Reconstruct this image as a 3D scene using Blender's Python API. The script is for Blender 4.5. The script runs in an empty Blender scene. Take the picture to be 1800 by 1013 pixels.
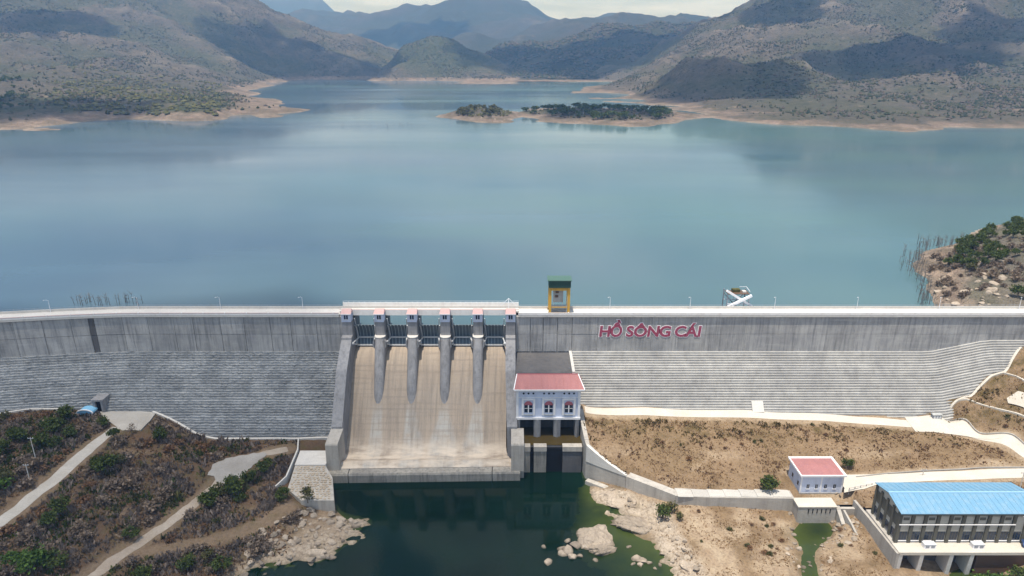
import bpy, bmesh, math, random
import numpy as np
from mathutils import Vector, Matrix

R = math.radians
rng = np.random.default_rng(7)
random.seed(7)
scene = bpy.context.scene
COL = scene.collection

# ------------------------------------------------------------------ camera
CAM_Z, PITCH, FPX = 165.0, R(19.1), 1200.0
cam_d = bpy.data.cameras.new('camera')
cam_d.sensor_width = 36.0
cam_d.lens = 36.0 * FPX / 1800.0
cam_d.clip_start = 1.0
cam_d.clip_end = 40000.0
cam = bpy.data.objects.new('camera', cam_d)
cam.location = (0, 0, CAM_Z)
cam.rotation_euler = (R(90) - PITCH, 0, 0)
COL.objects.link(cam)
scene.camera = cam

# ------------------------------------------------------------------ sky and sun
SUN = Vector((-0.09, -0.16, 0.97)).normalized()        # direction towards the sun
SUN_EL = math.asin(SUN.z)
SUN_AZ = math.atan2(SUN.x, SUN.y)                    # clockwise from +Y
world = bpy.data.worlds.new('World')
scene.world = world
world.use_nodes = True
wn, wl = world.node_tree.nodes, world.node_tree.links
wn.clear()
w_out = wn.new('ShaderNodeOutputWorld')
w_bg = wn.new('ShaderNodeBackground')
w_sky = wn.new('ShaderNodeTexSky')
w_sky.sky_type = 'NISHITA'
w_sky.sun_disc = False
w_sky.sun_elevation = SUN_EL
w_sky.sun_rotation = SUN_AZ
w_sky.altitude = 200
w_sky.air_density = 1.0
w_sky.dust_density = 0.9
w_tc = wn.new('ShaderNodeTexCoord')
w_sep = wn.new('ShaderNodeSeparateXYZ')
wl.new(w_tc.outputs['Generated'], w_sep.inputs[0])
w_add = wn.new('ShaderNodeMath'); w_add.operation = 'MAXIMUM'
w_add.inputs[1].default_value = 0.0
wl.new(w_sep.outputs['Z'], w_add.inputs[0])
w_add2 = wn.new('ShaderNodeMath'); w_add2.operation = 'ADD'; w_add2.inputs[1].default_value = 0.07
wl.new(w_add.outputs[0], w_add2.inputs[0])
w_dx = wn.new('ShaderNodeMath'); w_dx.operation = 'DIVIDE'
w_dy = wn.new('ShaderNodeMath'); w_dy.operation = 'DIVIDE'
wl.new(w_sep.outputs['X'], w_dx.inputs[0]); wl.new(w_add2.outputs[0], w_dx.inputs[1])
wl.new(w_sep.outputs['Y'], w_dy.inputs[0]); wl.new(w_add2.outputs[0], w_dy.inputs[1])
w_cmb = wn.new('ShaderNodeCombineXYZ')
wl.new(w_dx.outputs[0], w_cmb.inputs[0]); wl.new(w_dy.outputs[0], w_cmb.inputs[1])
w_noise = wn.new('ShaderNodeTexNoise')
w_noise.inputs['Scale'].default_value = 0.55
w_noise.inputs['Detail'].default_value = 8
w_noise.inputs['Roughness'].default_value = 0.6
wl.new(w_cmb.outputs[0], w_noise.inputs['Vector'])
w_ramp = wn.new('ShaderNodeMapRange')
w_ramp.inputs['From Min'].default_value = 0.42
w_ramp.inputs['From Max'].default_value = 0.70
wl.new(w_noise.outputs['Fac'], w_ramp.inputs['Value'])
w_mix = wn.new('ShaderNodeMix'); w_mix.data_type = 'RGBA'
wl.new(w_ramp.outputs[0], w_mix.inputs['Factor'])
wl.new(w_sky.outputs[0], w_mix.inputs['A'])
w_mix.inputs['B'].default_value = (7.8, 8.9, 10.6, 1)
wl.new(w_mix.outputs['Result'], w_bg.inputs['Color'])
w_bg.inputs['Strength'].default_value = 0.088
wl.new(w_bg.outputs[0], w_out.inputs['Surface'])

sun_d = bpy.data.lights.new('sun', 'SUN')
sun_d.energy = 4.1
sun_d.angle = R(0.6)
sun_d.color = (1.0, 0.955, 0.89)
sun = bpy.data.objects.new('sun', sun_d)
sun.rotation_euler = (-SUN).to_track_quat('-Z', 'Y').to_euler()
sun.location = (0, 200, 500)
COL.objects.link(sun)

scene.view_settings.view_transform = 'Standard'
scene.view_settings.look = 'None'
scene.view_settings.gamma = 1.0
scene.view_settings.exposure = 0.58
scene.view_settings.use_curve_mapping = False
scene.render.engine = 'CYCLES'
scene.cycles.max_bounces = 6
scene.cycles.diffuse_bounces = 3
scene.cycles.glossy_bounces = 3
scene.cycles.transparent_max_bounces = 12
scene.cycles.volume_bounces = 0
scene.cycles.caustics_reflective = False
scene.cycles.caustics_refractive = False
scene.cycles.use_denoising = True

LAKE_Z = 46.0

# ------------------------------------------------------------------ geometry of the view, for reading positions off the photograph
_fw = np.array([0, math.cos(PITCH), -math.sin(PITCH)])
_up = np.array([0, math.sin(PITCH), math.cos(PITCH)])
def ray(px, py):
    return _fw + _up * ((506.5 - py) / FPX) + np.array([(px - 900.0) / FPX, 0, 0])
def at_z(px, py, z):
    d = ray(px, py); t = (z - CAM_Z) / d[2]
    return np.array([d[0] * t, d[1] * t, z])
def at_y(px, py, y):
    d = ray(px, py); t = y / d[1]
    return np.array([d[0] * t, y, CAM_Z + d[2] * t])
SLOPE0 = 38.0                                        # level where the dam's stepped slope starts
def at_dam(px, py, brk=SLOPE0):
    d = ray(px, py)                                  # on the plane Y = 280 - 0.8 (brk - z)
    t = (280 - 0.8 * brk + 0.8 * CAM_Z) / (d[1] - 0.8 * d[2])
    return np.array([d[0] * t, d[1] * t, CAM_Z + d[2] * t])

# ------------------------------------------------------------------ numpy noise
def _hash(ix, iy, seed):
    h = (ix.astype(np.int64) * 374761393 + iy.astype(np.int64) * 668265263 + seed * 1442695041) & 0xFFFFFFFF
    h = ((h ^ (h >> 13)) * 1274126177) & 0xFFFFFFFF
    return (h ^ (h >> 16)) & 0xFFFFFFFF
def perlin(x, y, seed=0):
    x = np.asarray(x, float); y = np.asarray(y, float)
    x0 = np.floor(x); y0 = np.floor(y); fx = x - x0; fy = y - y0
    def g(ix, iy, dx, dy):
        a = _hash(ix, iy, seed) / 4294967296.0 * 2 * np.pi
        return np.cos(a) * dx + np.sin(a) * dy
    u = fx ** 3 * (fx * (fx * 6 - 15) + 10); v = fy ** 3 * (fy * (fy * 6 - 15) + 10)
    n00 = g(x0, y0, fx, fy); n10 = g(x0 + 1, y0, fx - 1, fy)
    n01 = g(x0, y0 + 1, fx, fy - 1); n11 = g(x0 + 1, y0 + 1, fx - 1, fy - 1)
    return ((n00 * (1 - u) + n10 * u) * (1 - v) + (n01 * (1 - u) + n11 * u) * v) * 1.5
def fbm(x, y, octaves=4, seed=0, gain=0.5):
    s = 0.0; a = 1.0; t = 0.0
    for o in range(octaves):
        s = s + a * perlin(x * 2 ** o + 17.3 * o, y * 2 ** o - 9.1 * o, seed + o); t += a; a *= gain
    return s / t
def ridged(x, y, octaves=4, seed=0):
    s = 0.0; a = 1.0; t = 0.0
    for o in range(octaves):
        s = s + a * (1 - np.abs(perlin(x * 2 ** o + 5.7 * o, y * 2 ** o + 3.3 * o, seed + o)) * 2); t += a; a *= 0.5
    return s / t
def sstep(a, b, x):
    t = np.clip((np.asarray(x, float) - a) / (b - a), 0, 1)
    return t * t * (3 - 2 * t)
class RBF:
    def __init__(self, pts, c, reg=0.0):
        P = np.array(pts, float); self.P = P[:, :2]; self.c = c
        n = len(P); d = np.sqrt(((self.P[:, None] - self.P[None]) ** 2).sum(-1) + c * c)
        A = np.zeros((n + 1, n + 1)); A[:n, :n] = d - reg * np.eye(n); A[:n, n] = 1; A[n, :n] = 1
        self.w = np.linalg.lstsq(A, np.append(P[:, 2], 0), rcond=None)[0]
    def __call__(self, x, y):
        x = np.asarray(x, float); y = np.asarray(y, float); shp = x.shape
        x = x.ravel(); y = y.ravel(); out = np.empty(len(x))
        for i in range(0, len(x), 20000):
            s = slice(i, i + 20000)
            d = np.sqrt((x[s, None] - self.P[None, :, 0]) ** 2 + (y[s, None] - self.P[None, :, 1]) ** 2 + self.c ** 2)
            out[s] = d @ self.w[:-1] + self.w[-1]
        return out.reshape(shp)
def in_poly(x, y, poly):
    x = np.asarray(x, float); y = np.asarray(y, float); r = np.zeros(x.shape, bool)
    n = len(poly)
    for i in range(n):
        x0, y0 = poly[i]; x1, y1 = poly[(i + 1) % n]
        if y0 == y1: continue
        c = ((y0 > y) != (y1 > y)) & (x < (x1 - x0) * (y - y0) / (y1 - y0) + x0)
        r ^= c
    return r
def dist_line(x, y, pts):
    x = np.asarray(x, float); y = np.asarray(y, float); best = np.full(x.shape, 1e9)
    for (ax, ay), (bx, by) in zip(pts[:-1], pts[1:]):
        vx, vy = bx - ax, by - ay; L = vx * vx + vy * vy + 1e-9
        t = np.clip(((x - ax) * vx + (y - ay) * vy) / L, 0, 1)
        best = np.minimum(best, np.hypot(x - ax - t * vx, y - ay - t * vy))
    return best
def smooth_line(pts, step):
    pts = [np.array(p, float) for p in pts]
    P = [2 * pts[0] - pts[1]] + pts + [2 * pts[-1] - pts[-2]]
    out = []
    for i in range(1, len(P) - 2):
        n = max(2, int(np.linalg.norm(P[i + 1] - P[i]) / step))
        for k in range(n):
            t = k / n; a, b, c, d = P[i - 1], P[i], P[i + 1], P[i + 2]
            out.append(0.5 * (2 * b + (c - a) * t + (2 * a - 5 * b + 4 * c - d) * t * t + (3 * b - a - 3 * c + d) * t ** 3))
    out.append(pts[-1])
    return np.array(out)

# ------------------------------------------------------------------ mesh helpers
class MB:
    def __init__(self): self.v = []; self.f = []
    def add(self, v, f):
        o = len(self.v); self.v += [tuple(map(float, p)) for p in v]; self.f += [tuple(i + o for i in q) for q in f]; return self
    def box(self, x0, x1, y0, y1, z0, z1):
        return self.add([(x0, y0, z0), (x1, y0, z0), (x1, y1, z0), (x0, y1, z0), (x0, y0, z1), (x1, y0, z1), (x1, y1, z1), (x0, y1, z1)],
                        [(0, 3, 2, 1), (4, 5, 6, 7), (0, 1, 5, 4), (1, 2, 6, 5), (2, 3, 7, 6), (3, 0, 4, 7)])
    def prism_x(self, yz, x0, x1, x0b=None):
        # polygon in (y, z), counter-clockwise seen from +X, extruded along X
        n = len(yz); v = [(x0, y, z) for y, z in yz] + [(x1, y, z) for y, z in yz]
        f = [tuple(range(n - 1, -1, -1)), tuple(range(n, 2 * n))] + [(i, (i + 1) % n, n + (i + 1) % n, n + i) for i in range(n)]
        return self.add(v, f)
    def prism_z(self, xy, z0, z1):
        n = len(xy); v = [(x, y, z0) for x, y in xy] + [(x, y, z1) for x, y in xy]
        f = [tuple(range(n - 1, -1, -1)), tuple(range(n, 2 * n))] + [(i, (i + 1) % n, n + (i + 1) % n, n + i) for i in range(n)]
        return self.add(v, f)
    def prism_y(self, xz, y0, y1):
        n = len(xz); v = [(x, y0, z) for x, z in xz] + [(x, y1, z) for x, z in xz]
        f = [tuple(range(n)), tuple(range(2 * n - 1, n - 1, -1))] + [(i, n + i, n + (i + 1) % n, (i + 1) % n) for i in range(n)]
        return self.add(v, f)
    def bar(self, a, b, w, h=None):
        a = Vector(a); b = Vector(b); h = h or w; d = (b - a).normalized()
        s = d.cross(Vector((0, 0, 1)))
        if s.length < 1e-4: s = Vector((1, 0, 0))
        s.normalize(); u = s.cross(d); s = s * w / 2; u = u * h / 2
        v = [a - s - u, a + s - u, a + s + u, a - s + u, b - s - u, b + s - u, b + s + u, b - s + u]
        return self.add(v, [(3, 2, 1, 0), (4, 5, 6, 7), (0, 1, 5, 4), (1, 2, 6, 5), (2, 3, 7, 6), (3, 0, 4, 7)])
    def tube(self, pts, rad, n=6):
        pts = [Vector(p) for p in pts]; m = len(pts)
        rad = list(rad) if hasattr(rad, '__len__') else [rad] * m
        v = []
        for i, p in enumerate(pts):
            d = (pts[min(i + 1, m - 1)] - pts[max(i - 1, 0)]).normalized()
            s = d.cross(Vector((0.3, 0.2, 1)));
            if s.length < 1e-4: s = Vector((1, 0, 0))
            s.normalize(); u = d.cross(s)
            for k in range(n):
                a = 2 * math.pi * k / n
                v.append(p + (s * math.cos(a) + u * math.sin(a)) * rad[i])
        f = [(i * n + k, i * n + (k + 1) % n, (i + 1) * n + (k + 1) % n, (i + 1) * n + k) for i in range(m - 1) for k in range(n)]
        f += [tuple(range(n - 1, -1, -1)), tuple(range((m - 1) * n, m * n))]
        return self.add(v, f)
    def build(self, name, material, parent=None, smooth=False):
        return link_mesh(name, self.v, self.f, material, parent, smooth)
def make_mesh(name, v, f, smooth=False):
    me = bpy.data.meshes.new(name)
    me.from_pydata([tuple(p) for p in v], [], f if not isinstance(f, np.ndarray) else f.tolist())
    me.update()
    if smooth: me.polygons.foreach_set('use_smooth', [True] * len(me.polygons))
    return me
def link_mesh(name, v, f, material, parent=None, smooth=False):
    if parent is not None:
        l = parent.location if parent.type == 'EMPTY' else (parent.parent.location if parent.parent else Vector((0, 0, 0)))
        v = [(p[0] - l[0], p[1] - l[1], p[2] - l[2]) for p in v]
    o = bpy.data.objects.new(name, make_mesh(name, v, f, smooth))
    o.data.materials.append(material)
    COL.objects.link(o)
    if parent is not None: o.parent = parent
    return o
def thing(name, label, cat, loc=(0, 0, 0), group=None):
    o = bpy.data.objects.new(name, None); COL.objects.link(o)
    o.location = loc; o.empty_display_size = 1.0
    return tag(o, label, cat, group)
def tag(o, label=None, cat=None, group=None, kind=None):
    if label: o['label'] = label
    if cat: o['category'] = cat
    if group: o['group'] = group
    if kind: o['kind'] = kind
    return o
def structure(name, v, f, material, smooth=True, parent=None):
    return tag(link_mesh(name, v, f, material, parent, smooth), kind='structure')
def copy_tree(o, loc=None, parent=None, rz=None, scale=None):
    c = o.copy(); COL.objects.link(c); c.parent = parent
    if loc is not None: c.location = loc
    if rz is not None: c.rotation_euler = (0, 0, rz)
    if scale is not None: c.scale = (scale,) * 3 if not hasattr(scale, '__len__') else scale
    for ch in o.children:
        if ch is not c: copy_tree(ch, parent=c)
    return c
def grid_mesh(xs, ys, Z):
    nx, ny = len(xs), len(ys)
    X, Y = np.meshgrid(xs, ys)
    v = np.stack([X.ravel(), Y.ravel(), Z.ravel()], 1)
    i = np.arange(nx - 1)[None] + (np.arange(ny - 1) * nx)[:, None]
    i = i.ravel()
    return v, np.stack([i, i + 1, i + nx + 1, i + nx], 1)
def set_attr(o, name, vals):
    a = o.data.attributes.new(name, 'FLOAT', 'POINT'); a.data.foreach_set('value', np.asarray(vals, np.float32))

# ------------------------------------------------------------------ materials
class NT:
    def __init__(self, name):
        self.m = bpy.data.materials.new(name); self.m.use_nodes = True
        self.n = self.m.node_tree.nodes; self.l = self.m.node_tree.links; self.n.clear()
        self.out = self.n.new('ShaderNodeOutputMaterial')
        self.b = self.n.new('ShaderNodeBsdfPrincipled')
        self.l.new(self.b.outputs[0], self.out.inputs['Surface'])
        self.geo = self.n.new('ShaderNodeNewGeometry')
        self.col = None
    def val(self, sock, v):
        if hasattr(v, 'is_linked') or hasattr(v, 'links'): self.l.new(v, sock)
        else: sock.default_value = v
    def noise(self, scale, stretch=(1, 1, 1), detail=5, rough=0.6, off=(0, 0, 0), coord=None):
        mp = self.n.new('ShaderNodeMapping'); mp.inputs['Scale'].default_value = stretch; mp.inputs['Location'].default_value = off
        self.l.new(coord or self.geo.outputs['Position'], mp.inputs[0])
        t = self.n.new('ShaderNodeTexNoise'); t.inputs['Scale'].default_value = scale
        t.inputs['Detail'].default_value = detail; t.inputs['Roughness'].default_value = rough
        self.l.new(mp.outputs[0], t.inputs['Vector']); return t.outputs['Fac']
    def rng(self, v, a, b, lo=0.0, hi=1.0):
        r = self.n.new('ShaderNodeMapRange'); r.inputs[1].default_value = a; r.inputs[2].default_value = b
        r.inputs[3].default_value = lo; r.inputs[4].default_value = hi
        self.l.new(v, r.inputs[0]); return r.outputs[0]
    def math(self, op, a, b=0.0):
        m = self.n.new('ShaderNodeMath'); m.operation = op
        self.val(m.inputs[0], a); self.val(m.inputs[1], b); return m.outputs[0]
    def mix(self, fac, a, b, mode='MIX'):
        m = self.n.new('ShaderNodeMix'); m.data_type = 'RGBA'; m.blend_type = mode
        self.val(m.inputs['Factor'], fac)
        for k, c in (('A', a), ('B', b)):
            if hasattr(c, 'links'): self.l.new(c, m.inputs[k])
            else: m.inputs[k].default_value = (*c[:3], 1)
        return m.outputs['Result']
    def cracks(self, scale, k=0.8):
        vo = self.n.new('ShaderNodeTexVoronoi'); vo.feature = 'DISTANCE_TO_EDGE'; vo.inputs['Scale'].default_value = scale
        nz = self.n.new('ShaderNodeTexNoise'); nz.inputs['Scale'].default_value = scale * 1.7; nz.inputs['Detail'].default_value = 5
        self.l.new(self.geo.outputs['Position'], nz.inputs['Vector'])
        ad = self.n.new('ShaderNodeVectorMath'); ad.operation = 'MULTIPLY_ADD'
        self.l.new(nz.outputs['Color'], ad.inputs[0]); ad.inputs[1].default_value = (2.2, 2.2, 2.2); self.l.new(self.geo.outputs['Position'], ad.inputs[2])
        self.l.new(ad.outputs[0], vo.inputs['Vector'])
        return self.rng(vo.outputs['Distance'], 0.0, 0.045, k, 0)
    def attr(self, name):
        a = self.n.new('ShaderNodeAttribute'); a.attribute_name = name; return a.outputs['Fac']
    def rand(self):
        return self.n.new('ShaderNodeObjectInfo').outputs['Random']
    def island(self): return self.geo.outputs['Random Per Island']
    def z(self):
        s = self.n.new('ShaderNodeSeparateXYZ'); self.l.new(self.geo.outputs['Position'], s.inputs[0]); return s.outputs
    def bump(self, h, strength, dist):
        b = self.n.new('ShaderNodeBump'); b.inputs['Strength'].default_value = strength; b.inputs['Distance'].default_value = dist
        self.l.new(h, b.inputs['Height']); self.l.new(b.outputs[0], self.b.inputs['Normal'])
    def done(self, col, rough=0.9, spec=0.3, metal=0.0):
        if hasattr(col, 'links'): self.l.new(col, self.b.inputs['Base Color'])
        else: self.b.inputs['Base Color'].default_value = (*col, 1)
        self.val(self.b.inputs['Roughness'], rough); self.b.inputs['Specular IOR Level'].default_value = spec
        self.b.inputs['Metallic'].default_value = metal
        return self.m
def scl(c, k): return tuple(x * k for x in c)
def concrete(name, base, stain, streak=0.5, blotch=0.5, objvar=0.25, fine=0.35, bump=0.3, xs=0.5):
    t = NT(name)
    c = t.mix(t.rng(t.noise(0.12, off=(3, 1, 7)), 0.35, 0.7, 0, blotch), base, stain)
    c = t.mix(t.rng(t.noise(xs, stretch=(1, 1, 0.07), detail=6, rough=0.7), 0.46, 0.72, 0, streak), c, scl(stain, 0.55))
    c = t.mix(t.rng(t.noise(2.2, detail=4), 0.3, 0.75, 0, fine), c, scl(stain, 0.8))
    c = t.mix(t.rng(t.noise(0.4, stretch=(0.12, 1, 1.6), off=(9, 2, 4)), 0.55, 0.75, 0, 0.25), c, scl(base, 1.3))
    c = t.mix(1.0, c, t.rng(t.rand(), 0, 1, 1 - objvar, 1 + objvar), 'MULTIPLY')
    t.bump(t.noise(1.6, detail=6), bump, 0.3)
    return t.done(c, 0.92, 0.25)
def painted(name, base, var=0.15, dirt=(0.25, 0.22, 0.2), dirtk=0.25, rough=0.6, metal=0.0, spec=0.4):
    t = NT(name)
    c = t.mix(t.rng(t.noise(0.5, stretch=(1, 1, 0.25)), 0.45, 0.8, 0, dirtk), base, dirt)
    c = t.mix(1.0, c, t.rng(t.noise(3.0), 0.2, 0.8, 1 - var, 1 + var), 'MULTIPLY')
    return t.done(c, rough, spec, metal)
def foliage(name, dark, light, dry=None):
    t = NT(name)
    c = t.mix(t.rng(t.noise(0.9, detail=3), 0.3, 0.7), dark, light)
    if dry: c = t.mix(t.rng(t.rand(), 0.3, 1.0, 0, 0.7), c, dry)
    c = t.mix(1.0, c, t.rng(t.island(), 0, 1, 0.6, 1.4), 'MULTIPLY')
    m = t.done(c, 0.85, 0.15)
    tr = t.n.new('ShaderNodeBsdfTranslucent'); t.l.new(c, tr.inputs['Color'])
    mx = t.n.new('ShaderNodeMixShader'); mx.inputs[0].default_value = 0.25
    t.l.new(t.b.outputs[0], mx.inputs[1]); t.l.new(tr.outputs[0], mx.inputs[2]); t.l.new(mx.outputs[0], t.out.inputs['Surface'])
    return m

M = {}
M['dam_upper'] = concrete('dam_upper_concrete', (0.45, 0.44, 0.425), (0.24, 0.24, 0.245), 0.9, 0.8, 0.09, xs=0.8)
M['dam_step'] = concrete('dam_step_concrete', (0.44, 0.43, 0.405), (0.27, 0.265, 0.26), 0.45, 0.7, 0.12, 0.5, 0.5, xs=0.35)
M['dam_step_worn'] = concrete('dam_worn_step_concrete', (0.42, 0.43, 0.435), (0.18, 0.19, 0.20), 0.6, 0.8, 0.16, 0.9, 0.9, xs=0.6)
M['pier'] = concrete('pier_concrete', (0.32, 0.315, 0.32), (0.18, 0.178, 0.185), 0.7, 0.6, 0.06, xs=0.8)
M['pale'] = concrete('pale_concrete', (0.62, 0.595, 0.555), (0.42, 0.395, 0.365), 0.2, 0.3, 0.03)
M['fascia'] = painted('fascia_white', (0.76, 0.74, 0.71), 0.08, (0.5, 0.42, 0.38), 0.4, 0.8)
M['dark_conc'] = concrete('stain_and_shade_concrete', (0.13, 0.125, 0.125), (0.07, 0.07, 0.075), 0.5, 0.7, 0.05)  # serves the stained slab and the painted shade of the rear walls
M['wall_conc'] = concrete('wing_wall_concrete', (0.46, 0.43, 0.385), (0.29, 0.265, 0.235), 0.5, 0.5, 0.05)
M['sill_conc'] = concrete('end_sill_concrete', (0.36, 0.335, 0.29), (0.17, 0.16, 0.15), 0.9, 0.6, 0.08, xs=0.8)
def chute_mat():
    t = NT('chute_concrete')
    base = (0.34, 0.28, 0.22); grey = (0.38, 0.365, 0.335)
    c = t.mix(t.rng(t.noise(0.1), 0.35, 0.7), base, (0.33, 0.265, 0.205))
    c = t.mix(t.math('MULTIPLY', t.attr('wake'), t.rng(t.noise(0.25), 0.2, 0.6)), c, grey)
    c = t.mix(t.rng(t.noise(0.7, stretch=(1, 0.06, 0.06), detail=6, rough=0.7), 0.42, 0.72, 0, 0.85), c, (0.16, 0.135, 0.115))
    c = t.mix(t.rng(t.noise(0.5, stretch=(0.05, 1.4, 1.4), detail=4), 0.5, 0.7, 0, 0.6), c, (0.20, 0.165, 0.135))
    c = t.mix(t.rng(t.noise(3.0), 0.35, 0.8, 0, 0.3), c, (0.5, 0.44, 0.37))
    z = t.z()[2]
    c = t.mix(t.math('MULTIPLY', t.rng(z, 4.5, 9.5, 1, 0), t.rng(t.noise(0.35, stretch=(0.4, 1, 1)), 0.35, 0.6)), c, (0.56, 0.48, 0.39))
    t.bump(t.noise(1.2, stretch=(0.3, 2, 2)), 0.3, 0.2)
    return t.done(c, 0.9, 0.25)
M['chute'] = chute_mat()
M['steel_light'] = painted('galvanised_steel', (0.62, 0.64, 0.66), 0.05, (0.3, 0.3, 0.3), 0.2, 0.45, 0.2)
M['gate_skin'] = painted('gate_plate', (0.11, 0.15, 0.19), 0.2, (0.05, 0.05, 0.055), 0.5, 0.5, 0.3)
M['gate_rib'] = painted('gate_rib_paint', (0.34, 0.42, 0.45), 0.1, (0.16, 0.17, 0.18), 0.4, 0.5, 0.1)
M['white_wall'] = painted('lavender_white_render', (0.53, 0.58, 0.71), 0.08, (0.34, 0.36, 0.43), 0.55, 0.8)
M['white_trim'] = painted('white_trim_paint', (0.74, 0.735, 0.75), 0.06, (0.5, 0.48, 0.46), 0.4, 0.7)
def roof_tile():
    t = NT('pink_roof_tiles')
    c = t.mix(t.rng(t.noise(0.5, stretch=(1, 0.3, 0.3)), 0.3, 0.75), (0.38, 0.165, 0.16), (0.30, 0.135, 0.135))
    c = t.mix(t.rng(t.noise(2.5), 0.5, 0.8, 0, 0.5), c, (0.55, 0.30, 0.26))
    c = t.mix(1.0, c, t.rng(t.rand(), 0, 1, 0.85, 1.15), 'MULTIPLY')
    return t.done(c, 0.8, 0.3)
M['roof_pink'] = roof_tile()
M['roof_faded'] = painted('faded_pink_roof', (0.46, 0.30, 0.285), 0.15, (0.35, 0.3, 0.29), 0.4, 0.8)
M['glass'] = NT('dark_window_glass').done((0.02, 0.03, 0.05), 0.12, 0.5)
M['dark'] = NT('dark_void').done((0.012, 0.012, 0.013), 0.95, 0.1)
M['arch_red'] = painted('red_fanlight', (0.40, 0.12, 0.14), 0.1, (0.2, 0.1, 0.1), 0.2)
M['yellow'] = painted('crane_yellow', (0.62, 0.36, 0.055), 0.12, (0.25, 0.14, 0.05), 0.4, 0.5)
M['crane_green'] = painted('crane_dark_green', (0.018, 0.06, 0.045), 0.2, (0.02, 0.03, 0.03), 0.3, 0.5)
M['crane_green_top'] = painted('crane_roof_green', (0.06, 0.125, 0.10), 0.1, (0.1, 0.15, 0.12), 0.3, 0.5)
M['machine'] = painted('machine_grey', (0.42, 0.43, 0.42), 0.2, (0.1, 0.08, 0.06), 0.5, 0.5)
M['brown_steel'] = painted('brown_steel', (0.12, 0.07, 0.045), 0.2, (0.05, 0.04, 0.03), 0.3, 0.6)
M['white_steel'] = painted('white_steel', (0.80, 0.80, 0.83), 0.06, (0.5, 0.5, 0.5), 0.2, 0.5)
M['grey_steel'] = painted('grey_steel', (0.26, 0.28, 0.31), 0.2, (0.12, 0.12, 0.12), 0.4, 0.5)
M['blue_roof'] = painted('blue_metal_roof', (0.135, 0.285, 0.42), 0.12, (0.24, 0.34, 0.41), 0.8, 0.6)
M['blue_ridge'] = painted('blue_ridge_cap', (0.30, 0.50, 0.66), 0.05, (0.3, 0.5, 0.7), 0.2, 0.5)
M['olive'] = painted('olive_column_render', (0.10, 0.095, 0.075), 0.15, (0.05, 0.05, 0.04), 0.4, 0.8)
M['panel_beige'] = painted('beige_panel_render', (0.42, 0.405, 0.36), 0.1, (0.24, 0.23, 0.2), 0.35, 0.85)
M['letter'] = painted('maroon_letters', (0.30, 0.055, 0.10), 0.1, (0.2, 0.05, 0.08), 0.3, 0.5)
M['letter_white'] = painted('white_letter_edge', (0.85, 0.82, 0.83), 0.03, (0.6, 0.55, 0.55), 0.2, 0.6)
M['tent_blue'] = painted('tent_blue', (0.20, 0.45, 0.66), 0.1, (0.3, 0.4, 0.5), 0.3, 0.6)
M['wood_grey'] = painted('dead_wood', (0.17, 0.155, 0.145), 0.3, (0.06, 0.055, 0.05), 0.5, 0.9)
M['bark'] = painted('bark', (0.15, 0.12, 0.095), 0.3, (0.06, 0.05, 0.04), 0.5, 0.95)
M['car_paint'] = painted('car_paint', (0.03, 0.06, 0.16), 0.05, (0.1, 0.1, 0.12), 0.1, 0.3, 0.3)
M['tyre'] = NT('tyre_rubber').done((0.02, 0.02, 0.02), 0.9, 0.2)
M['straw'] = foliage('straw_grass', (0.23, 0.14, 0.07), (0.37, 0.25, 0.14), (0.25, 0.155, 0.08))
M['leaf_green'] = foliage('green_leaves', (0.042, 0.062, 0.015), (0.10, 0.125, 0.033))
M['leaf_bright'] = foliage('bright_green_leaves', (0.05, 0.10, 0.018), (0.11, 0.17, 0.04))
M['leaf_olive'] = foliage('olive_leaves', (0.07, 0.075, 0.028), (0.14, 0.13, 0.055))
M['twig_dry'] = foliage('dry_twigs', (0.15, 0.115, 0.085), (0.27, 0.205, 0.15), (0.23, 0.185, 0.155))
M['twig_brown'] = foliage('brown_dry_leaves', (0.16, 0.085, 0.045), (0.27, 0.16, 0.085), (0.21, 0.14, 0.09))

def rock_mat():
    t = NT('pale_granite')
    c = t.mix(t.rng(t.noise(0.35), 0.35, 0.7), (0.44, 0.365, 0.285), (0.31, 0.255, 0.20))
    c = t.mix(t.rng(t.noise(1.3, detail=8, rough=0.7), 0.5, 0.72, 0, 0.75), c, (0.22, 0.18, 0.145))
    c = t.mix(t.rng(t.noise(4, detail=4), 0.55, 0.8, 0, 0.5), c, (0.63, 0.55, 0.45))
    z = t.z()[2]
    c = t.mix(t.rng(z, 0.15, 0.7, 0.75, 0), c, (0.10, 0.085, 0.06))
    c = t.mix(t.cracks(0.16, 0.25), c, (0.07, 0.055, 0.045))
    c = t.mix(1.0, c, t.rng(t.rand(), 0, 1, 0.68, 1.12), 'MULTIPLY')
    t.bump(t.noise(1.6, detail=8, rough=0.7), 0.8, 0.6)
    return t.done(c, 0.92, 0.2)
M['rock'] = rock_mat()
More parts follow.
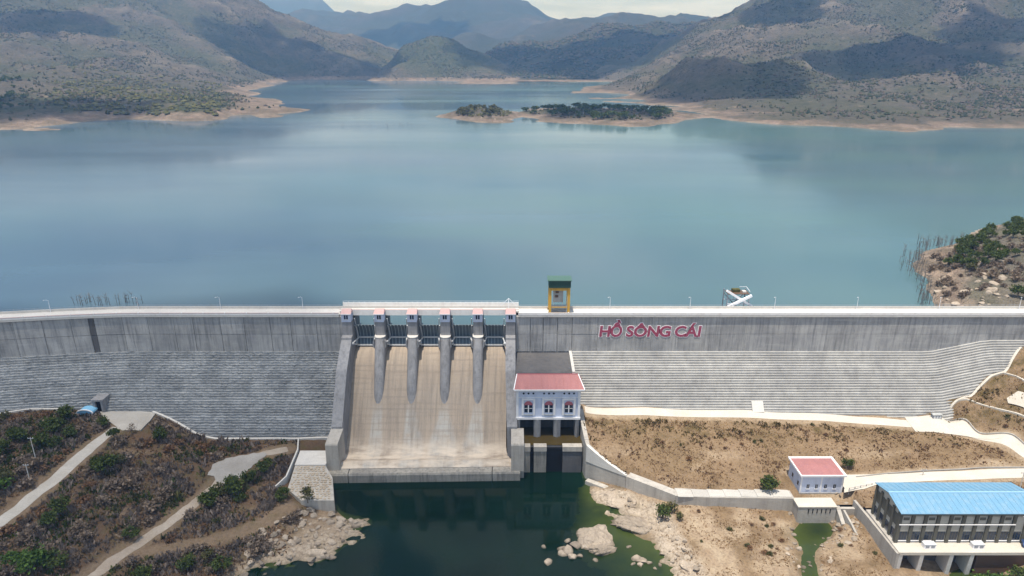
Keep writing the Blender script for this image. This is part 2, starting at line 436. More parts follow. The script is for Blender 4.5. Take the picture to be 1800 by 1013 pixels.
def ground_mat():
    t = NT('dry_ground')
    n1 = t.noise(0.045, detail=6); n2 = t.noise(0.22, off=(5, 8, 0), detail=7, rough=0.65); n3 = t.noise(1.1, detail=6, rough=0.7)
    # attributes: dry = sunburnt grass (right bank), bare = sandy dirt, wet = stony shore
    scrub = t.mix(t.rng(n1, 0.35, 0.65), (0.15, 0.095, 0.058), (0.10, 0.066, 0.044))
    scrub = t.mix(t.rng(n2, 0.48, 0.7, 0, 0.7), scrub, (0.10, 0.095, 0.04))
    straw = t.mix(t.rng(n2, 0.35, 0.68), (0.265, 0.185, 0.108), (0.165, 0.112, 0.063))
    straw = t.mix(t.rng(n1, 0.42, 0.66, 0, 0.6), straw, (0.30, 0.205, 0.13))
    straw = t.mix(t.math('MULTIPLY', t.attr('olive'), t.rng(n2, 0.4, 0.62)), straw, (0.115, 0.085, 0.035))
    c = t.mix(t.attr('dry'), scrub, straw)
    bare = t.mix(t.rng(n2, 0.35, 0.7), (0.44, 0.345, 0.24), (0.31, 0.22, 0.145))
    c = t.mix(t.attr('bare'), c, bare)
    rk = t.mix(t.rng(n2, 0.35, 0.7), (0.52, 0.435, 0.34), (0.40, 0.33, 0.255))
    rk = t.mix(t.rng(t.noise(0.9, detail=7, rough=0.7, off=(2, 2, 2)), 0.5, 0.7, 0, 0.8), rk, (0.19, 0.15, 0.115))
    rk = t.mix(t.cracks(0.14, 0.3), rk, (0.08, 0.06, 0.045))
    c = t.mix(t.attr('rocky'), c, rk)
    c = t.mix(t.rng(n3, 0.46, 0.68, 0, 0.75), c, t.mix(0.65, c, (0.06, 0.04, 0.022)))
    c = t.mix(t.rng(t.noise(3.5, detail=3), 0.55, 0.8, 0, 0.35), c, (0.45, 0.37, 0.26))
    z = t.z()[2]
    c = t.mix(t.math('MULTIPLY', t.rng(z, -1.0, 0.9, 1.0, 0), 0.85), c, (0.09, 0.075, 0.035))
    t.bump(t.math('ADD', n3, t.noise(4.5, detail=3)), 0.8, 0.45)
    return t.done(c, 0.95, 0.12)
M['ground'] = ground_mat()
M['road'] = concrete('pale_lane', (0.47, 0.445, 0.405), (0.32, 0.29, 0.25), 0.1, 0.6, 0.0, 0.5)
M['dirt_path'] = concrete('pale_dirt_path', (0.40, 0.345, 0.285), (0.27, 0.215, 0.165), 0.1, 0.8, 0.0, 0.6)
M['gravel'] = concrete('grey_gravel', (0.36, 0.345, 0.325), (0.25, 0.23, 0.205), 0.1, 0.8, 0.0, 0.6)
M['cobble'] = concrete('pitched_stone', (0.52, 0.44, 0.34), (0.33, 0.26, 0.19), 0.1, 0.6, 0.0, 0.9, 1.0)
M['road_sun'] = concrete('sunlit_concrete_road', (0.57, 0.53, 0.465), (0.44, 0.395, 0.33), 0.1, 0.5, 0.0, 0.4)  # lighter copy of the lane concrete, sunlight put into its colour

def hill_mat(name, green=0.5, sand=(0.25, 0.195, 0.155), ring=5.0, k=0.68):
    t = NT(name)
    n0 = t.noise(0.0022, detail=6, rough=0.6); n1 = t.noise(0.012, detail=7, rough=0.65, off=(4, 0, 0)); n2 = t.noise(0.075, detail=5, rough=0.7)
    c = t.mix(t.rng(n1, 0.38, 0.64), scl((0.125, 0.112, 0.09), k), scl((0.195, 0.165, 0.135), k))
    c = t.mix(t.rng(t.math('ADD', n0, t.math('MULTIPLY', n1, 0.5)), 0.9 - 0.3 * green, 1.02 - 0.25 * green, 0, 0.6), c, scl((0.09, 0.102, 0.055), k))
    c = t.mix(t.math('MULTIPLY', t.attr('green'), t.rng(n2, 0.25, 0.55, 0.45, 1.0)), c, scl((0.085, 0.098, 0.05), k))
    c = t.mix(t.math('MULTIPLY', t.attr('crag'), t.rng(n1, 0.4, 0.6, 0.1, 0.8)), c, scl((0.30, 0.26, 0.22), k))
    c = t.mix(t.rng(n2, 0.5, 0.7, 0, 0.75), c, scl((0.05, 0.055, 0.032), k))
    c = t.mix(t.rng(n2, 0.42, 0.28, 0, 0.55), c, scl((0.28, 0.225, 0.18), k))
    c = t.mix(t.rng(t.noise(0.02, detail=6, off=(7, 3, 0)), 0.66, 0.74, 0, 0.7), c, scl((0.36, 0.29, 0.22), k))
    z = t.z()[2]
    zz = t.math('ADD', z, t.math('MULTIPLY', t.math('ADD', n1, -0.5), 16.0))
    shore = t.rng(zz, LAKE_Z + ring * 0.8, LAKE_Z + ring * 1.25, 1, 0)
    sc = t.mix(t.rng(n2, 0.4, 0.65), sand, scl(sand, 0.62))
    sc = t.mix(t.rng(t.noise(0.03, stretch=(1, 1, 6)), 0.5, 0.7, 0, 0.6), sc, (0.27, 0.18, 0.15))
    sc = t.mix(t.rng(t.z()[2], LAKE_Z + 0.2, LAKE_Z + 2.5, 0.4, 0), sc, (0.36, 0.30, 0.24))
    sc = t.mix(t.rng(t.noise(0.028, detail=7, rough=0.7, off=(1, 5, 0)), 0.40, 0.58, 0, 0.85), sc, (0.125, 0.105, 0.08))
    c = t.mix(shore, c, sc)
    t.bump(t.math('ADD', n2, t.noise(0.2, detail=4)), 1.0, 6.0)
    return t.done(c, 0.97, 0.08)
M['hill'] = hill_mat('scrub_hillside', 0.5)
M['hill_left'] = hill_mat('left_shore_hillside', 0.5, (0.27, 0.21, 0.165), 12.0)
M['hill_green'] = hill_mat('wooded_hillside', 0.9, k=0.5)
M['far'] = hill_mat('far_mountainside', 1.1, k=0.42)
def scrub_mat():
    t = NT('hillside_scrub')
    a = t.island()
    c = t.mix(t.rng(a, 0.0, 1.0), (0.026, 0.036, 0.016), (0.075, 0.074, 0.04))
    c = t.mix(t.rng(t.math('FRACT', t.math('MULTIPLY', a, 7.31)), 0.66, 0.7), c, (0.10, 0.08, 0.064))
    return t.done(c, 0.95, 0.1)
M['scrub'] = scrub_mat()

def lake_mat():
    t = NT('lake_water')
    n = t.noise(0.0022, stretch=(0.5, 1.2, 1), detail=4, off=(2.1, 0.6, 0)); n2 = t.noise(0.006, stretch=(0.35, 1.6, 1), detail=5)
    xx = t.z()[0]; turb = t.math('ADD', n, t.rng(xx, -350, 420, -0.12, 0.13))
    t1 = t.mix(t.rng(turb, 0.36, 0.66), (0.050, 0.088, 0.126), (0.074, 0.142, 0.146))
    c = t.mix(t.rng(n2, 0.5, 0.75, 0, 0.5), t1, (0.075, 0.135, 0.18))
    wind = t.noise(0.0035, stretch=(0.28, 1.5, 1), detail=5, off=(0.3, 7, 0))
    rough = t.rng(wind, 0.38, 0.62, 0.05, 0.17)
    t.bump(t.noise(0.5, stretch=(1, 1, 1), detail=3), 0.05, 0.2)
    m = t.done(c, 0.2, 0.5); t.l.new(rough, t.b.inputs['Roughness'])
    t.b.inputs['IOR'].default_value = 1.33
    return m
M['lake'] = lake_mat()
def river_mat(name, deep, shal):
    t = NT(name)
    d = t.attr('depth')
    c = t.mix(t.rng(t.math('ADD', d, t.math('MULTIPLY', t.noise(0.15), 1.6)), 0.6, 3.6), shal, deep)
    c = t.mix(t.rng(t.noise(0.03, stretch=(1, 1.6, 1), detail=6), 0.4, 0.8, 0, 0.6), c, scl(deep, 2.2))
    t.bump(t.noise(0.8, detail=3), 0.06, 0.15)
    m = t.done(c, 0.06, 0.36); t.b.inputs['IOR'].default_value = 1.33
    return m
M['river'] = river_mat('river_water', (0.002, 0.0095, 0.0055), (0.05, 0.066, 0.014))
M['pool'] = river_mat('brown_pool_water', (0.05, 0.036, 0.012), (0.06, 0.045, 0.016))
# ================================================================== the dam's plan: it bends a little towards the viewer at its far left
def bend(x):
    x = np.asarray(x, float)
    return -np.where(x < -168, (np.abs(x + 168)) ** 1.35 * 0.030, 0.0)
def lift(x):                                        # the stepped slope climbs with the right abutment
    return 5.5 * np.clip((np.asarray(x, float) - 187) / 24.0, 0, 1)

# ================================================================== downstream ground
def zc(px, py, z): return tuple(at_z(px, py, z))
toe_left = [at_dam(*p) for p in [(-60, 722), (0, 718), (60, 712), (130, 716), (165, 722), (270, 725), (310, 742), (350, 765), (380, 772), (450, 772), (520, 772), (590, 772)]]
toe_left = [np.array([p[0], p[1] + float(bend(p[0])), p[2]]) for p in toe_left]
lane_pts = [zc(-140, 1020, 8.5), zc(-60, 965, 9.5), zc(0, 920, 11), zc(50, 880, 12), zc(100, 840, 13.2), zc(150, 796, 14.8), zc(205, 752, 16.4)]
path_pts = [zc(120, 1050, 5.0), zc(165, 1010, 5.5), zc(240, 958, 6.0), zc(290, 925, 6.3), zc(340, 888, 6.6), zc(380, 852, 7.0), zc(408, 825, 7.5), zc(450, 803, 7.7), zc(505, 788, 7.8)]
branch_pts = [zc(240, 975, 5.6), zc(310, 962, 5.0), zc(380, 948, 4.8), zc(440, 930, 4.8), zc(490, 905, 5.0), zc(510, 890, 5.2)]
low = [tuple(p) for p in toe_left] + lane_pts + path_pts + branch_pts + [
    zc(60, 785, 17.5), zc(0, 765, 18.2), zc(-80, 780, 18.5), zc(-120, 900, 14), zc(0, 850, 15.5), zc(30, 820, 16.8), zc(120, 780, 16.8),
    zc(235, 752, 16.6), zc(175, 745, 16.8),
    zc(280, 760, 14.2), zc(300, 785, 12.0), zc(330, 800, 10.2), zc(370, 800, 9.0), zc(360, 840, 8.4), zc(250, 850, 11.6), zc(200, 900, 11.0), zc(300, 880, 8.6),
    zc(150, 940, 9.6), zc(80, 960, 9.6), zc(0, 1005, 9.2), zc(70, 1040, 8.2), zc(-80, 1060, 8.5), zc(470, 860, 6.4), zc(430, 900, 6.2),
    zc(400, 990, 2.6), zc(470, 950, 2.6), zc(540, 925, 2.4), zc(600, 925, 1.2), zc(330, 1010, 3.5), zc(250, 1050, 4),
    zc(420, 1010, 0.0), zc(480, 1000, 0.0), zc(560, 985, 0.0), zc(605, 963, 0.0), zc(645, 928, 0.0), zc(640, 914, 0.0), zc(598, 906, 0.0),
    zc(700, 920, -3), zc(610, 1010, -4), zc(520, 1030, -3), zc(750, 880, -6), zc(900, 900, -8), zc(900, 1013, -7), zc(1000, 880, -4), zc(990, 1010, -4),
    zc(640, 870, -5), zc(900, 1150, -7), zc(500, 1150, -2), zc(1100, 1150, -3), zc(300, 1150, 4),
    # right bank below the wing wall
    zc(1042, 858, 0.4), zc(1036, 872, -0.6), zc(1075, 868, 2.0), zc(1120, 872, 2.6), zc(1180, 900, 3.2), zc(1050, 905, -0.8), zc(1100, 905, 0.6), zc(1150, 925, 1.4),
    zc(1170, 960, 0.6), zc(1150, 975, -0.7), zc(1195, 1000, 0.8), zc(1180, 1013, -0.3), zc(1225, 1000, 2.0), zc(1260, 950, 3.6), zc(1260, 1010, 3.2), zc(1330, 960, 3.2), zc(1250, 905, 3.4), zc(1330, 910, 2.0), zc(1390, 912, 1.2),
    zc(1080, 960, -1.2), zc(1040, 940, -0.9), zc(1110, 985, -1.2), zc(1060, 1010, -2.5),
    zc(1430, 930, -1.6), zc(1412, 940, -0.8), zc(1455, 935, -1.0), zc(1425, 965, -0.4), zc(1420, 990, -0.4), zc(1428, 1015, -0.5), zc(1385, 970, 1.5), zc(1380, 1010, 2.2), zc(1470, 965, 2.2), zc(1500, 985, 3.6), zc(1545, 1012, 3.6), zc(1480, 925, 2.6), zc(1460, 1010, 1.8), zc(1500, 925, 4.0),
    zc(1430, 1080, -0.4), zc(1330, 1080, 2), zc(1560, 1080, 1.5), (150, 172, -1.5), (160, 180, -2), (178, 172, 3), (190, 180, 7), (200, 195, 9), (178, 184, 7.5), (230, 190, 10), (230, 150, 8), (150, 195, 2), (165, 200, 3), (132, 190, 2),
    (200, 120, 5), (100, 95, 2), (-200, 95, 5), (-330, 150, 9), (-330, 260, 20), (280, 120, 8),
    (-66, 245, -5), (-40, 250, -6), (0, 250, -6), (20, 245, -6)]
GL = RBF(low, 3.0)
toe_right = [at_dam(*p) for p in [(1026, 711), (1130, 714), (1300, 720), (1500, 730), (1600, 733), (1655, 733)]]
abut = [at_dam(px, py, SLOPE0 + float(lift(at_dam(px, py)[0]))) for px, py in [(1668, 714), (1681, 700), (1703, 696), (1719, 678), (1741, 658), (1766, 652), (1778, 631), (1792, 613), (1800, 605)]]
path_r = [zc(1028, 720, 19.0), zc(1130, 723, 18.2), zc(1300, 727, 17.0), zc(1450, 734, 15.9), zc(1560, 742, 15.0), zc(1640, 748, 14.4), zc(1720, 768, 13.8), zc(1800, 796, 13.0), zc(1880, 824, 12.4)]
road_r = [zc(1478, 852, 9.2), zc(1540, 843, 9.8), zc(1600, 840, 10.2), zc(1700, 836, 10.5), zc(1800, 832, 10.8), zc(1900, 828, 11.0)]
up_pts = [tuple(p) for p in toe_right + abut] + path_r + road_r + [
    (29, 262, 20), (29, 250, 18.5), zc(1040, 778, 15), zc(1050, 750, 17), zc(1100, 762, 15), zc(1200, 765, 14), zc(1300, 765, 13.8), zc(1450, 770, 13.4), zc(1550, 775, 13), zc(1100, 832, 9), zc(1150, 850, 8.0), zc(1188, 868, 7.5),
    zc(1080, 810, 11.2), zc(1200, 815, 9.8), zc(1250, 840, 8.4), zc(1300, 856, 7.6), zc(1300, 812, 10.2), zc(1390, 850, 7.6), zc(1380, 820, 9.2), zc(1450, 795, 11), zc(1500, 825, 9.8), zc(1600, 800, 12), zc(1700, 805, 12.2), zc(1600, 820, 11),
    (106, 216, 7.3), (118, 216, 7.2), (118, 228, 8.2), (127, 214, 8.6), (128, 208, 9.2), (150, 208, 10), (176, 208, 10.4), (230, 206, 11),
    zc(1720, 755, 14.6), zc(1665, 731, 15.2), zc(1700, 735, 18), zc(1780, 770, 17), zc(1800, 729, 23.5), zc(1745, 713, 23.2), zc(1695, 700, 23.0), zc(1760, 690, 27.0), zc(1800, 700, 28.5), zc(1800, 668, 33.5), zc(1768, 657, 32.5), zc(1800, 640, 36.5),
    (232, 245, 32), (240, 260, 42), (260, 265, 50), (260, 230, 30), (280, 210, 20), (230, 280, 45), (260, 280, 50), (205, 290, 30), (120, 285, 20), (40, 285, 20)]
GU = RBF(up_pts, 3.0)
UPPER = [(28.9, 290), (28.9, 250), (30.1, 238.9), (44.9, 228.1), (61.7, 216.8), (106, 216.2), (106, 213.5), (127.5, 213.5), (127.5, 206), (176, 206), (330, 206), (330, 300), (28.8, 300)]
CHANNEL = [(-73, 275), (-73, 240), (-68, 234), (29.3, 234), (29.3, 240), (28.4, 252), (28.4, 275)]
FLAT = [[tuple(at_z(px, py, 17)[:2]) for px, py in ((160, 716), (280, 720), (255, 768), (205, 768), (185, 745))],
        [tuple(at_z(px, py, 7.5)[:2]) for px, py in ((358, 852), (365, 812), (420, 798), (480, 792), (450, 828), (410, 856))],
        [tuple(at_z(px, py, 14.6)[:2]) for px, py in ((1585, 728), (1665, 728), (1705, 748), (1770, 784), (1700, 772), (1640, 764), (1600, 760))],
        [tuple(at_z(px, py, 9.4)[:2]) for px, py in ((1476, 830), (1565, 828), (1565, 856), (1520, 868), (1478, 870))]]
LOWPADS = [([(44.5, 227), (61, 215.5), (106, 215), (106, 221.4), (62, 222.5), (47, 231.5)], 6.6), ([(105, 209), (128, 209), (128, 217.5), (105, 217.5)], 5.5), ([(107, 216.5), (126, 216.5), (126, 231), (107, 231)], 7.4)]
_force = None
def ground_smooth(x, y):
    up = in_poly(x, y, UPPER) if _force is None else np.full(np.shape(x), _force)
    z = np.where(up, GU(x, y), GL(x, y))
    z = np.where(in_poly(x, y, CHANNEL), np.minimum(z, -4.0), z)
    return z, up
R_DEFS = [(lane_pts, 2.6), (path_pts, 1.9), (branch_pts, 0.9), (path_r, 2.6), (road_r, 2.8)]
R_LINES = [(smooth_line([p[:2] for p in pts], 1.2), w) for pts, w in R_DEFS]
def road_mask(x, y, grow=0.0):
    m = np.zeros(np.shape(x))
    for ln, w in R_LINES:
        m = np.maximum(m, 1 - sstep(w + 0.2 + grow, w + 2.5 + grow, dist_line(x, y, [tuple(p) for p in ln[::3]] + [tuple(ln[-1])])))
    return m
ROCKY = [[tuple(at_z(px, py, 1)[:2]) for px, py in ((1025, 850), (1050, 855), (1110, 866), (1185, 900), (1200, 935), (1225, 975), (1262, 1030), (1150, 1030), (1140, 940), (1040, 900))],
         [tuple(at_z(px, py, 1)[:2]) for px, py in ((395, 1030), (430, 975), (470, 945), (520, 918), (570, 905), (660, 900), (655, 950), (560, 1000), (450, 1030))]]
def rocky_mask(x, y, z, up):
    m = np.zeros(np.shape(x))
    for q in ROCKY:
        ins = in_poly(x, y, q); d = dist_line(x, y, q + [q[0]])
        w_ = 1.0 if q is ROCKY[0] else sstep(2.6, 0.8, z) * 0.7 + 0.3 * sstep(-0.1, 0.25, fbm(x / 6, y / 6, 3, 181))
        m = np.maximum(m, np.where(ins, sstep(0, 4.0, d), 0) * w_)
    return m * np.where(up, 0, 1) * sstep(-2.0, 0.0, z)
def ground_z(x, y, with_noise=True):
    x = np.asarray(x, float); y = np.asarray(y, float)
    z, up = ground_smooth(x, y)
    if with_noise:
        n = fbm(x / 14, y / 14, 4, 3) * 1.1 + fbm(x / 3.5, y / 3.5, 3, 9) * 0.35
        n = n * np.where(up, 0.6, 1.0) * np.where(z < 0.5, 0.45, 1.0)
        rr_ = ridged(x / 9, y / 6, 3, 5) + 0.25 * fbm(x / 2.5, y / 2.5, 3, 6); rr_ = 0.3 * rr_ + 0.7 * np.floor(rr_ * 4.5) / 4.5
        n = n + rocky_mask(x, y, z, up) * ((rr_ - 0.42) * 3.2)
        m = 1 - road_mask(x, y)
        for q in FLAT: m = m * (1 - in_poly(x, y, q))
        z = z + n * m
    for q, lim in LOWPADS: z = np.where(in_poly(x, y, q) & up, np.minimum(z, lim), z)
    return z
gx = np.arange(-330, 300.1, 1.15); gy = np.arange(92, 288, 1.15)
GX, GY = np.meshgrid(gx, gy)
# two sheets that lap under the retaining walls: the lower banks and the upper terrace
def ground_sheet(upper):
    keep_u = in_poly(GX, GY, UPPER); edge = dist_line(GX, GY, UPPER[:10])
    global _force
    _force = upper
    v, f = grid_mesh(gx, gy, ground_z(GX, GY))
    _force = None
    k = keep_u.ravel()[f]
    if upper: f = f[k.all(1)]
    else: f = f[~(k & (edge.ravel()[f] > 2.6)).all(1)]
    used = np.unique(f); rm = -np.ones(len(v), int); rm[used] = np.arange(len(used))
    return structure('ground', v[used], rm[f], M['ground']), v[used]
for upper_ in (False, True):
    ground, gv = ground_sheet(upper_)
    is_up = np.full(len(gv), upper_)
    rb = sstep(38, 60, gv[:, 0])
    dry = np.clip(np.maximum(is_up * 1.0, rb), 0, 1)
    bare = np.where(is_up, 0.75 * sstep(0.05, 0.4, fbm(gv[:, 0] / 22, gv[:, 1] / 13, 4, 21)) * sstep(246, 234, gv[:, 1]) * sstep(15.5, 13, gv[:, 2]),
                    rb * sstep(-0.25, 0.2, fbm(gv[:, 0] / 12, gv[:, 1] / 12, 4, 25)) * 0.85)
    shore_l = (1 - rb) * (~is_up) * sstep(3.2, 1.0, gv[:, 2]) * sstep(-102, -88, gv[:, 0])
    shore_l = np.maximum(shore_l, (1 - rb) * (~is_up) * sstep(1.6, 0.5, gv[:, 2]))
    dust = sstep(0.15, 0.5, fbm(gv[:, 0] / 16, gv[:, 1] / 9, 4, 41)) * 0.5 * (1 - rb) * (~is_up)
    bare = np.clip(np.maximum(np.maximum(bare, shore_l * 0.75), dust * 0.6), 0, 1)
    # trodden verges of the lanes, and the pale track on the right bank
    track = smooth_line([p[:2] for p in [zc(1215, 885, 4), zc(1240, 930, 3.6), zc(1262, 970, 3.4), zc(1280, 1030, 3)]], 2)
    tm = 1 - sstep(3.0, 7.5, dist_line(gv[:, 0], gv[:, 1], [tuple(p) for p in track]))
    bare = np.maximum(bare, tm)
    bare = np.maximum(bare, 0.8 * road_mask(gv[:, 0], gv[:, 1], 0.8) * (0.4 + 0.6 * is_up))
    set_attr(ground, 'dry', dry); set_attr(ground, 'bare', bare)
    set_attr(ground, 'rocky', rocky_mask(gv[:, 0], gv[:, 1], gv[:, 2], is_up))
    set_attr(ground, 'olive', is_up * sstep(243, 254, gv[:, 1] - 0.06 * (gv[:, 0] - 40) * 0) * sstep(-0.25, 0.2, fbm(gv[:, 0] / 14, gv[:, 1] / 6, 4, 141)))

def ribbon(name, line, half, mat, lift_=0.16, wob=0.25, parent=None):
    ln = np.array(line)[:, :2]; d = np.gradient(ln, axis=0); d /= np.linalg.norm(d, axis=1)[:, None]; nrm = np.stack([-d[:, 1], d[:, 0]], 1)
    s = np.arange(len(ln)); k = 7; v = []; f = []
    off = np.linspace(-1, 1, k)
    hw = half * (1 + wob * fbm(s / 9.0, s * 0 + half * 7, 3, 31))
    hw2 = half * (1 + wob * fbm(s / 7.0, s * 0 + half * 3, 3, 37))
    for j in range(k):
        o = off[j] * np.where(off[j] < 0, hw, hw2)
        p = ln + nrm * o[:, None]
        z, _ = ground_smooth(p[:, 0], p[:, 1])
        v.append(np.stack([p[:, 0], p[:, 1], z + lift_ - 0.10 * abs(off[j]) ** 4], 1))
    v = np.stack(v, 1).reshape(-1, 3)
    n = len(ln)
    f = [(i * k + j, i * k + j + 1, (i + 1) * k + j + 1, (i + 1) * k + j) for i in range(n - 1) for j in range(k - 1)]
    f = [q[::-1] for q in f]
    return structure(name, v, f, mat, parent=parent)
ribbon('road', R_LINES[0][0], 2.3, M['road'], wob=0.4)
ribbon('path', R_LINES[1][0], 1.8, M['dirt_path'], wob=0.9)
ribbon('pavement', R_LINES[3][0], 2.4, M['road_sun'], wob=0.05)
ribbon('road', R_LINES[4][0], 2.6, M['road_sun'], wob=0.05)
def sheet(name, pix, mat, lift_=0.2, wob=0.6, smooth=True):
    # a paved or gravelled patch that follows the ground, outlined by points on it
    poly = [tuple(p[:2]) for p in pix]; c = np.mean(poly, 0)
    out = smooth_line(poly + [poly[0]], 1.5) if wob else np.concatenate([np.linspace(a, b, 12, endpoint=False) for a, b in zip(np.array(poly), np.roll(np.array(poly), -1, 0))])
    out = np.array(out)[:, :2]
    if wob: out = c + (out - c) * (1 + 0.22 * fbm(out[:, 0] / 3.5, out[:, 1] / 3.5, 4, 61))[:, None]
    m = len(out); rings = 9; v = [[c[0], c[1]]]
    for r in range(1, rings + 1): v += (c + (out - c) * (r / rings)).tolist()
    v = np.array(v); z, _ = ground_smooth(v[:, 0], v[:, 1]); v3 = np.column_stack([v, z + lift_])
    f = [(0, 1 + i, 1 + (i + 1) % m) for i in range(m)]
    for r in range(rings - 1):
        o = 1 + r * m
        f += [(o + i, o + m + i, o + m + (i + 1) % m, o + (i + 1) % m) for i in range(m)]
    area = sum(poly[i][0] * poly[(i + 1) % len(poly)][1] - poly[(i + 1) % len(poly)][0] * poly[i][1] for i in range(len(poly)))
    if area < 0: f = [q[::-1] for q in f]
    return structure(name, v3, f, mat)
sheet('pavement', [zc(168, 723, 17.2), zc(272, 725, 16.9), zc(262, 738, 16.7), zc(245, 757, 16.2), zc(215, 758, 16.3), zc(190, 740, 16.9)], M['road'], 0.24, 0)
sheet('path', [zc(368, 840, 7.2), zc(380, 818, 7.5), zc(420, 803, 7.7), zc(470, 797, 7.8), zc(445, 818, 7.5), zc(425, 838, 7.2), zc(395, 850, 7.0)], M['gravel'], 0.26)
sheet('pavement', [zc(1590, 733, 15.4), zc(1660, 734, 15.2), zc(1700, 752, 14.6), zc(1760, 781, 13.4), zc(1700, 768, 13.8), zc(1640, 758, 14.2), zc(1610, 757, 14.4)], M['road_sun'], 0.24, 0)
sheet('pavement', [zc(1482, 836, 9.4), zc(1560, 834, 10.2), zc(1560, 850, 9.6), zc(1545, 853, 9.4), zc(1520, 862, 9.0), zc(1484, 866, 8.8)], M['road_sun'], 0.28, 0)

# ------------------------------------------------------------------ tailwater
wx = np.arange(-130, 190, 2.0); wy = np.arange(92, 262, 2.0)
WX, WY = np.meshgrid(wx, wy)
wv, wf = grid_mesh(wx, wy, WX * 0)
river = structure('river_water', wv, wf, M['river'])
dep = -ground_z(wv[:, 0], wv[:, 1])
dep = np.maximum(dep, 0) * np.where(wv[:, 0] < 10, 6.0, 1.0)
set_attr(river, 'depth', dep)

# ================================================================== the reservoir and the land around it
lake = structure('lake_water', [(-5200, 286.5, LAKE_Z), (5200, 286.5, LAKE_Z), (5200, 5200, LAKE_Z), (-5200, 5200, LAKE_Z)], [(0, 1, 2, 3)], M['lake'], smooth=False)
Z = LAKE_Z
def sh(px, py, z=Z): return tuple(at_z(px, py, z))
def yy(px, py, y): return tuple(at_y(px, py, y))
left_c = [sh(*p) for p in [(-150, 250), (-60, 236), (0, 230), (50, 231), (95, 229), (130, 216), (200, 211), (300, 213), (360, 213), (400, 207), (450, 206), (500, 200), (525, 191), (500, 180), (440, 170), (430, 161), (478, 152), (470, 146), (520, 141), (600, 139), (680, 138), (740, 142), (800, 146), (860, 148), (905, 148)]]
left_c += [sh(px, py, z) for px, py, z in [(-100, 290, 36), (100, 260, 36), (300, 235, 36), (450, 222, 36), (560, 195, 36), (540, 175, 38), (470, 162, 42), (520, 150, 38), (620, 147, 38), (760, 152, 38), (900, 160, 36), (960, 148, 38), (700, 175, 34), (0, 350, 34), (1000, 146, 40)]]
left_c += [yy(*p) for p in [(0, 210, 1190), (60, 205, 1230), (150, 195, 1320), (0, 185, 1330), (100, 178, 1420), (200, 178, 1440), (200, 165, 1600), (300, 178, 1420), (340, 184, 1380), (370, 194, 1320), (290, 165, 1620), (450, 185, 1500), (480, 186, 1480), (380, 165, 1800), (330, 155, 1950), (250, 150, 1900), (420, 147, 2500), (380, 150, 2150),
    (0, 150, 1600), (100, 140, 1850), (0, 120, 1950), (0, 80, 2300), (150, 110, 2200), (250, 125, 2250), (350, 130, 2450), (450, 128, 2900), (200, 90, 2500), (100, 70, 2500), (350, 95, 2800), (450, 95, 3250), (550, 110, 3350), (620, 118, 3350),
    (200, 50, 2900), (350, 50, 3200), (50, 30, 2800), (0, -30, 3200), (-300, 100, 2000), (-300, 0, 2800), (-200, -60, 3300), (250, -50, 3600), (440, -2, 3800), (510, 30, 3900), (560, 50, 3950), (620, 66, 3900), (665, 86, 3750), (690, 100, 3500),
    (700, 87, 3480), (730, 73, 3480), (770, 67, 3480), (800, 74, 3450), (830, 95, 3380), (862, 117, 3250), (890, 136, 3080), (760, 100, 3250), (700, 115, 3200), (820, 120, 3180), (740, 125, 3130), (850, 135, 3080)]]
left_c += [(-1500, 5200, 150), (-600, 5000, 60), (-300, 4300, 60), (-100, 3900, 50), (-3200, 4000, 420), (-2600, 1000, 150), (-2000, 700, 80), (150, 3400, 40), (-250, 3900, 80), (60, 4200, 50)]
right_c = [sh(*p) for p in [(1010, 164), (1050, 172), (1090, 178), (1130, 184), (1170, 190), (1205, 197), (1250, 207), (1300, 214), (1360, 219), (1420, 221), (1480, 223), (1550, 229), (1610, 233), (1630, 230), (1660, 226), (1720, 225), (1800, 226), (1900, 230), (1020, 159), (1060, 150), (1105, 146)]]
right_c += [sh(px, py, z) for px, py, z in [(985, 170, 40), (1040, 186, 40), (1120, 200, 41), (1180, 206, 42), (1250, 222, 40), (1400, 236, 38), (1600, 250, 36), (1800, 245, 36), (950, 160, 36), (1000, 152, 40), (1300, 260, 34), (1900, 280, 34)]]
right_c += [yy(*p) for p in [(1120, 178, 1830), (1200, 188, 1600), (1100, 166, 2100),
    (1130, 160, 2000), (1170, 135, 1960), (1210, 112, 1940), (1250, 101, 1920), (1285, 97, 1900), (1320, 105, 1880), (1335, 104, 1860), (1362, 96, 1850), (1390, 108, 1830), (1420, 135, 1760), (1440, 160, 1650), (1250, 150, 1780), (1350, 150, 1680), (1300, 175, 1560), (1420, 185, 1480),
    (1460, 140, 1900), (1500, 165, 1620), (1560, 150, 1720), (1600, 132, 1740), (1640, 122, 1740), (1690, 132, 1720), (1750, 155, 1650), (1800, 165, 1600), (1600, 170, 1560), (1700, 175, 1520), (1500, 190, 1440), (1800, 190, 1420), (1640, 195, 1380),
    (1080, 146, 2500), (1110, 132, 2600), (1150, 115, 2700), (1190, 95, 2800), (1225, 70, 2900), (1260, 45, 2950), (1300, 20, 3000), (1340, -2, 3050), (1420, -50, 3100), (1550, -110, 3150), (1700, -160, 3100), (1850, -190, 3000),
    (1300, 60, 2700), (1400, 40, 2700), (1400, 85, 2300), (1480, 110, 2100), (1520, 60, 2400), (1600, 80, 2200), (1650, 20, 2600), (1700, 90, 2100), (1750, 50, 2300), (1800, 120, 1900), (1800, 20, 2500), (1500, 0, 2800)]]
right_c += [sh(px, py, 49.5) for px, py in [(1300, 209), (1400, 215), (1500, 219), (1600, 225), (1640, 224), (1700, 219), (1800, 219), (1900, 222)]] + [sh(px, py, 55) for px, py in [(1500, 207), (1600, 209), (1700, 207), (1800, 208)]]
right_c += [(300, 3600, 60), (700, 4000, 120), (1500, 4500, 350), (2600, 1500, 300), (2400, 900, 120), (2000, 600, 60), (100, 2600, 38)]
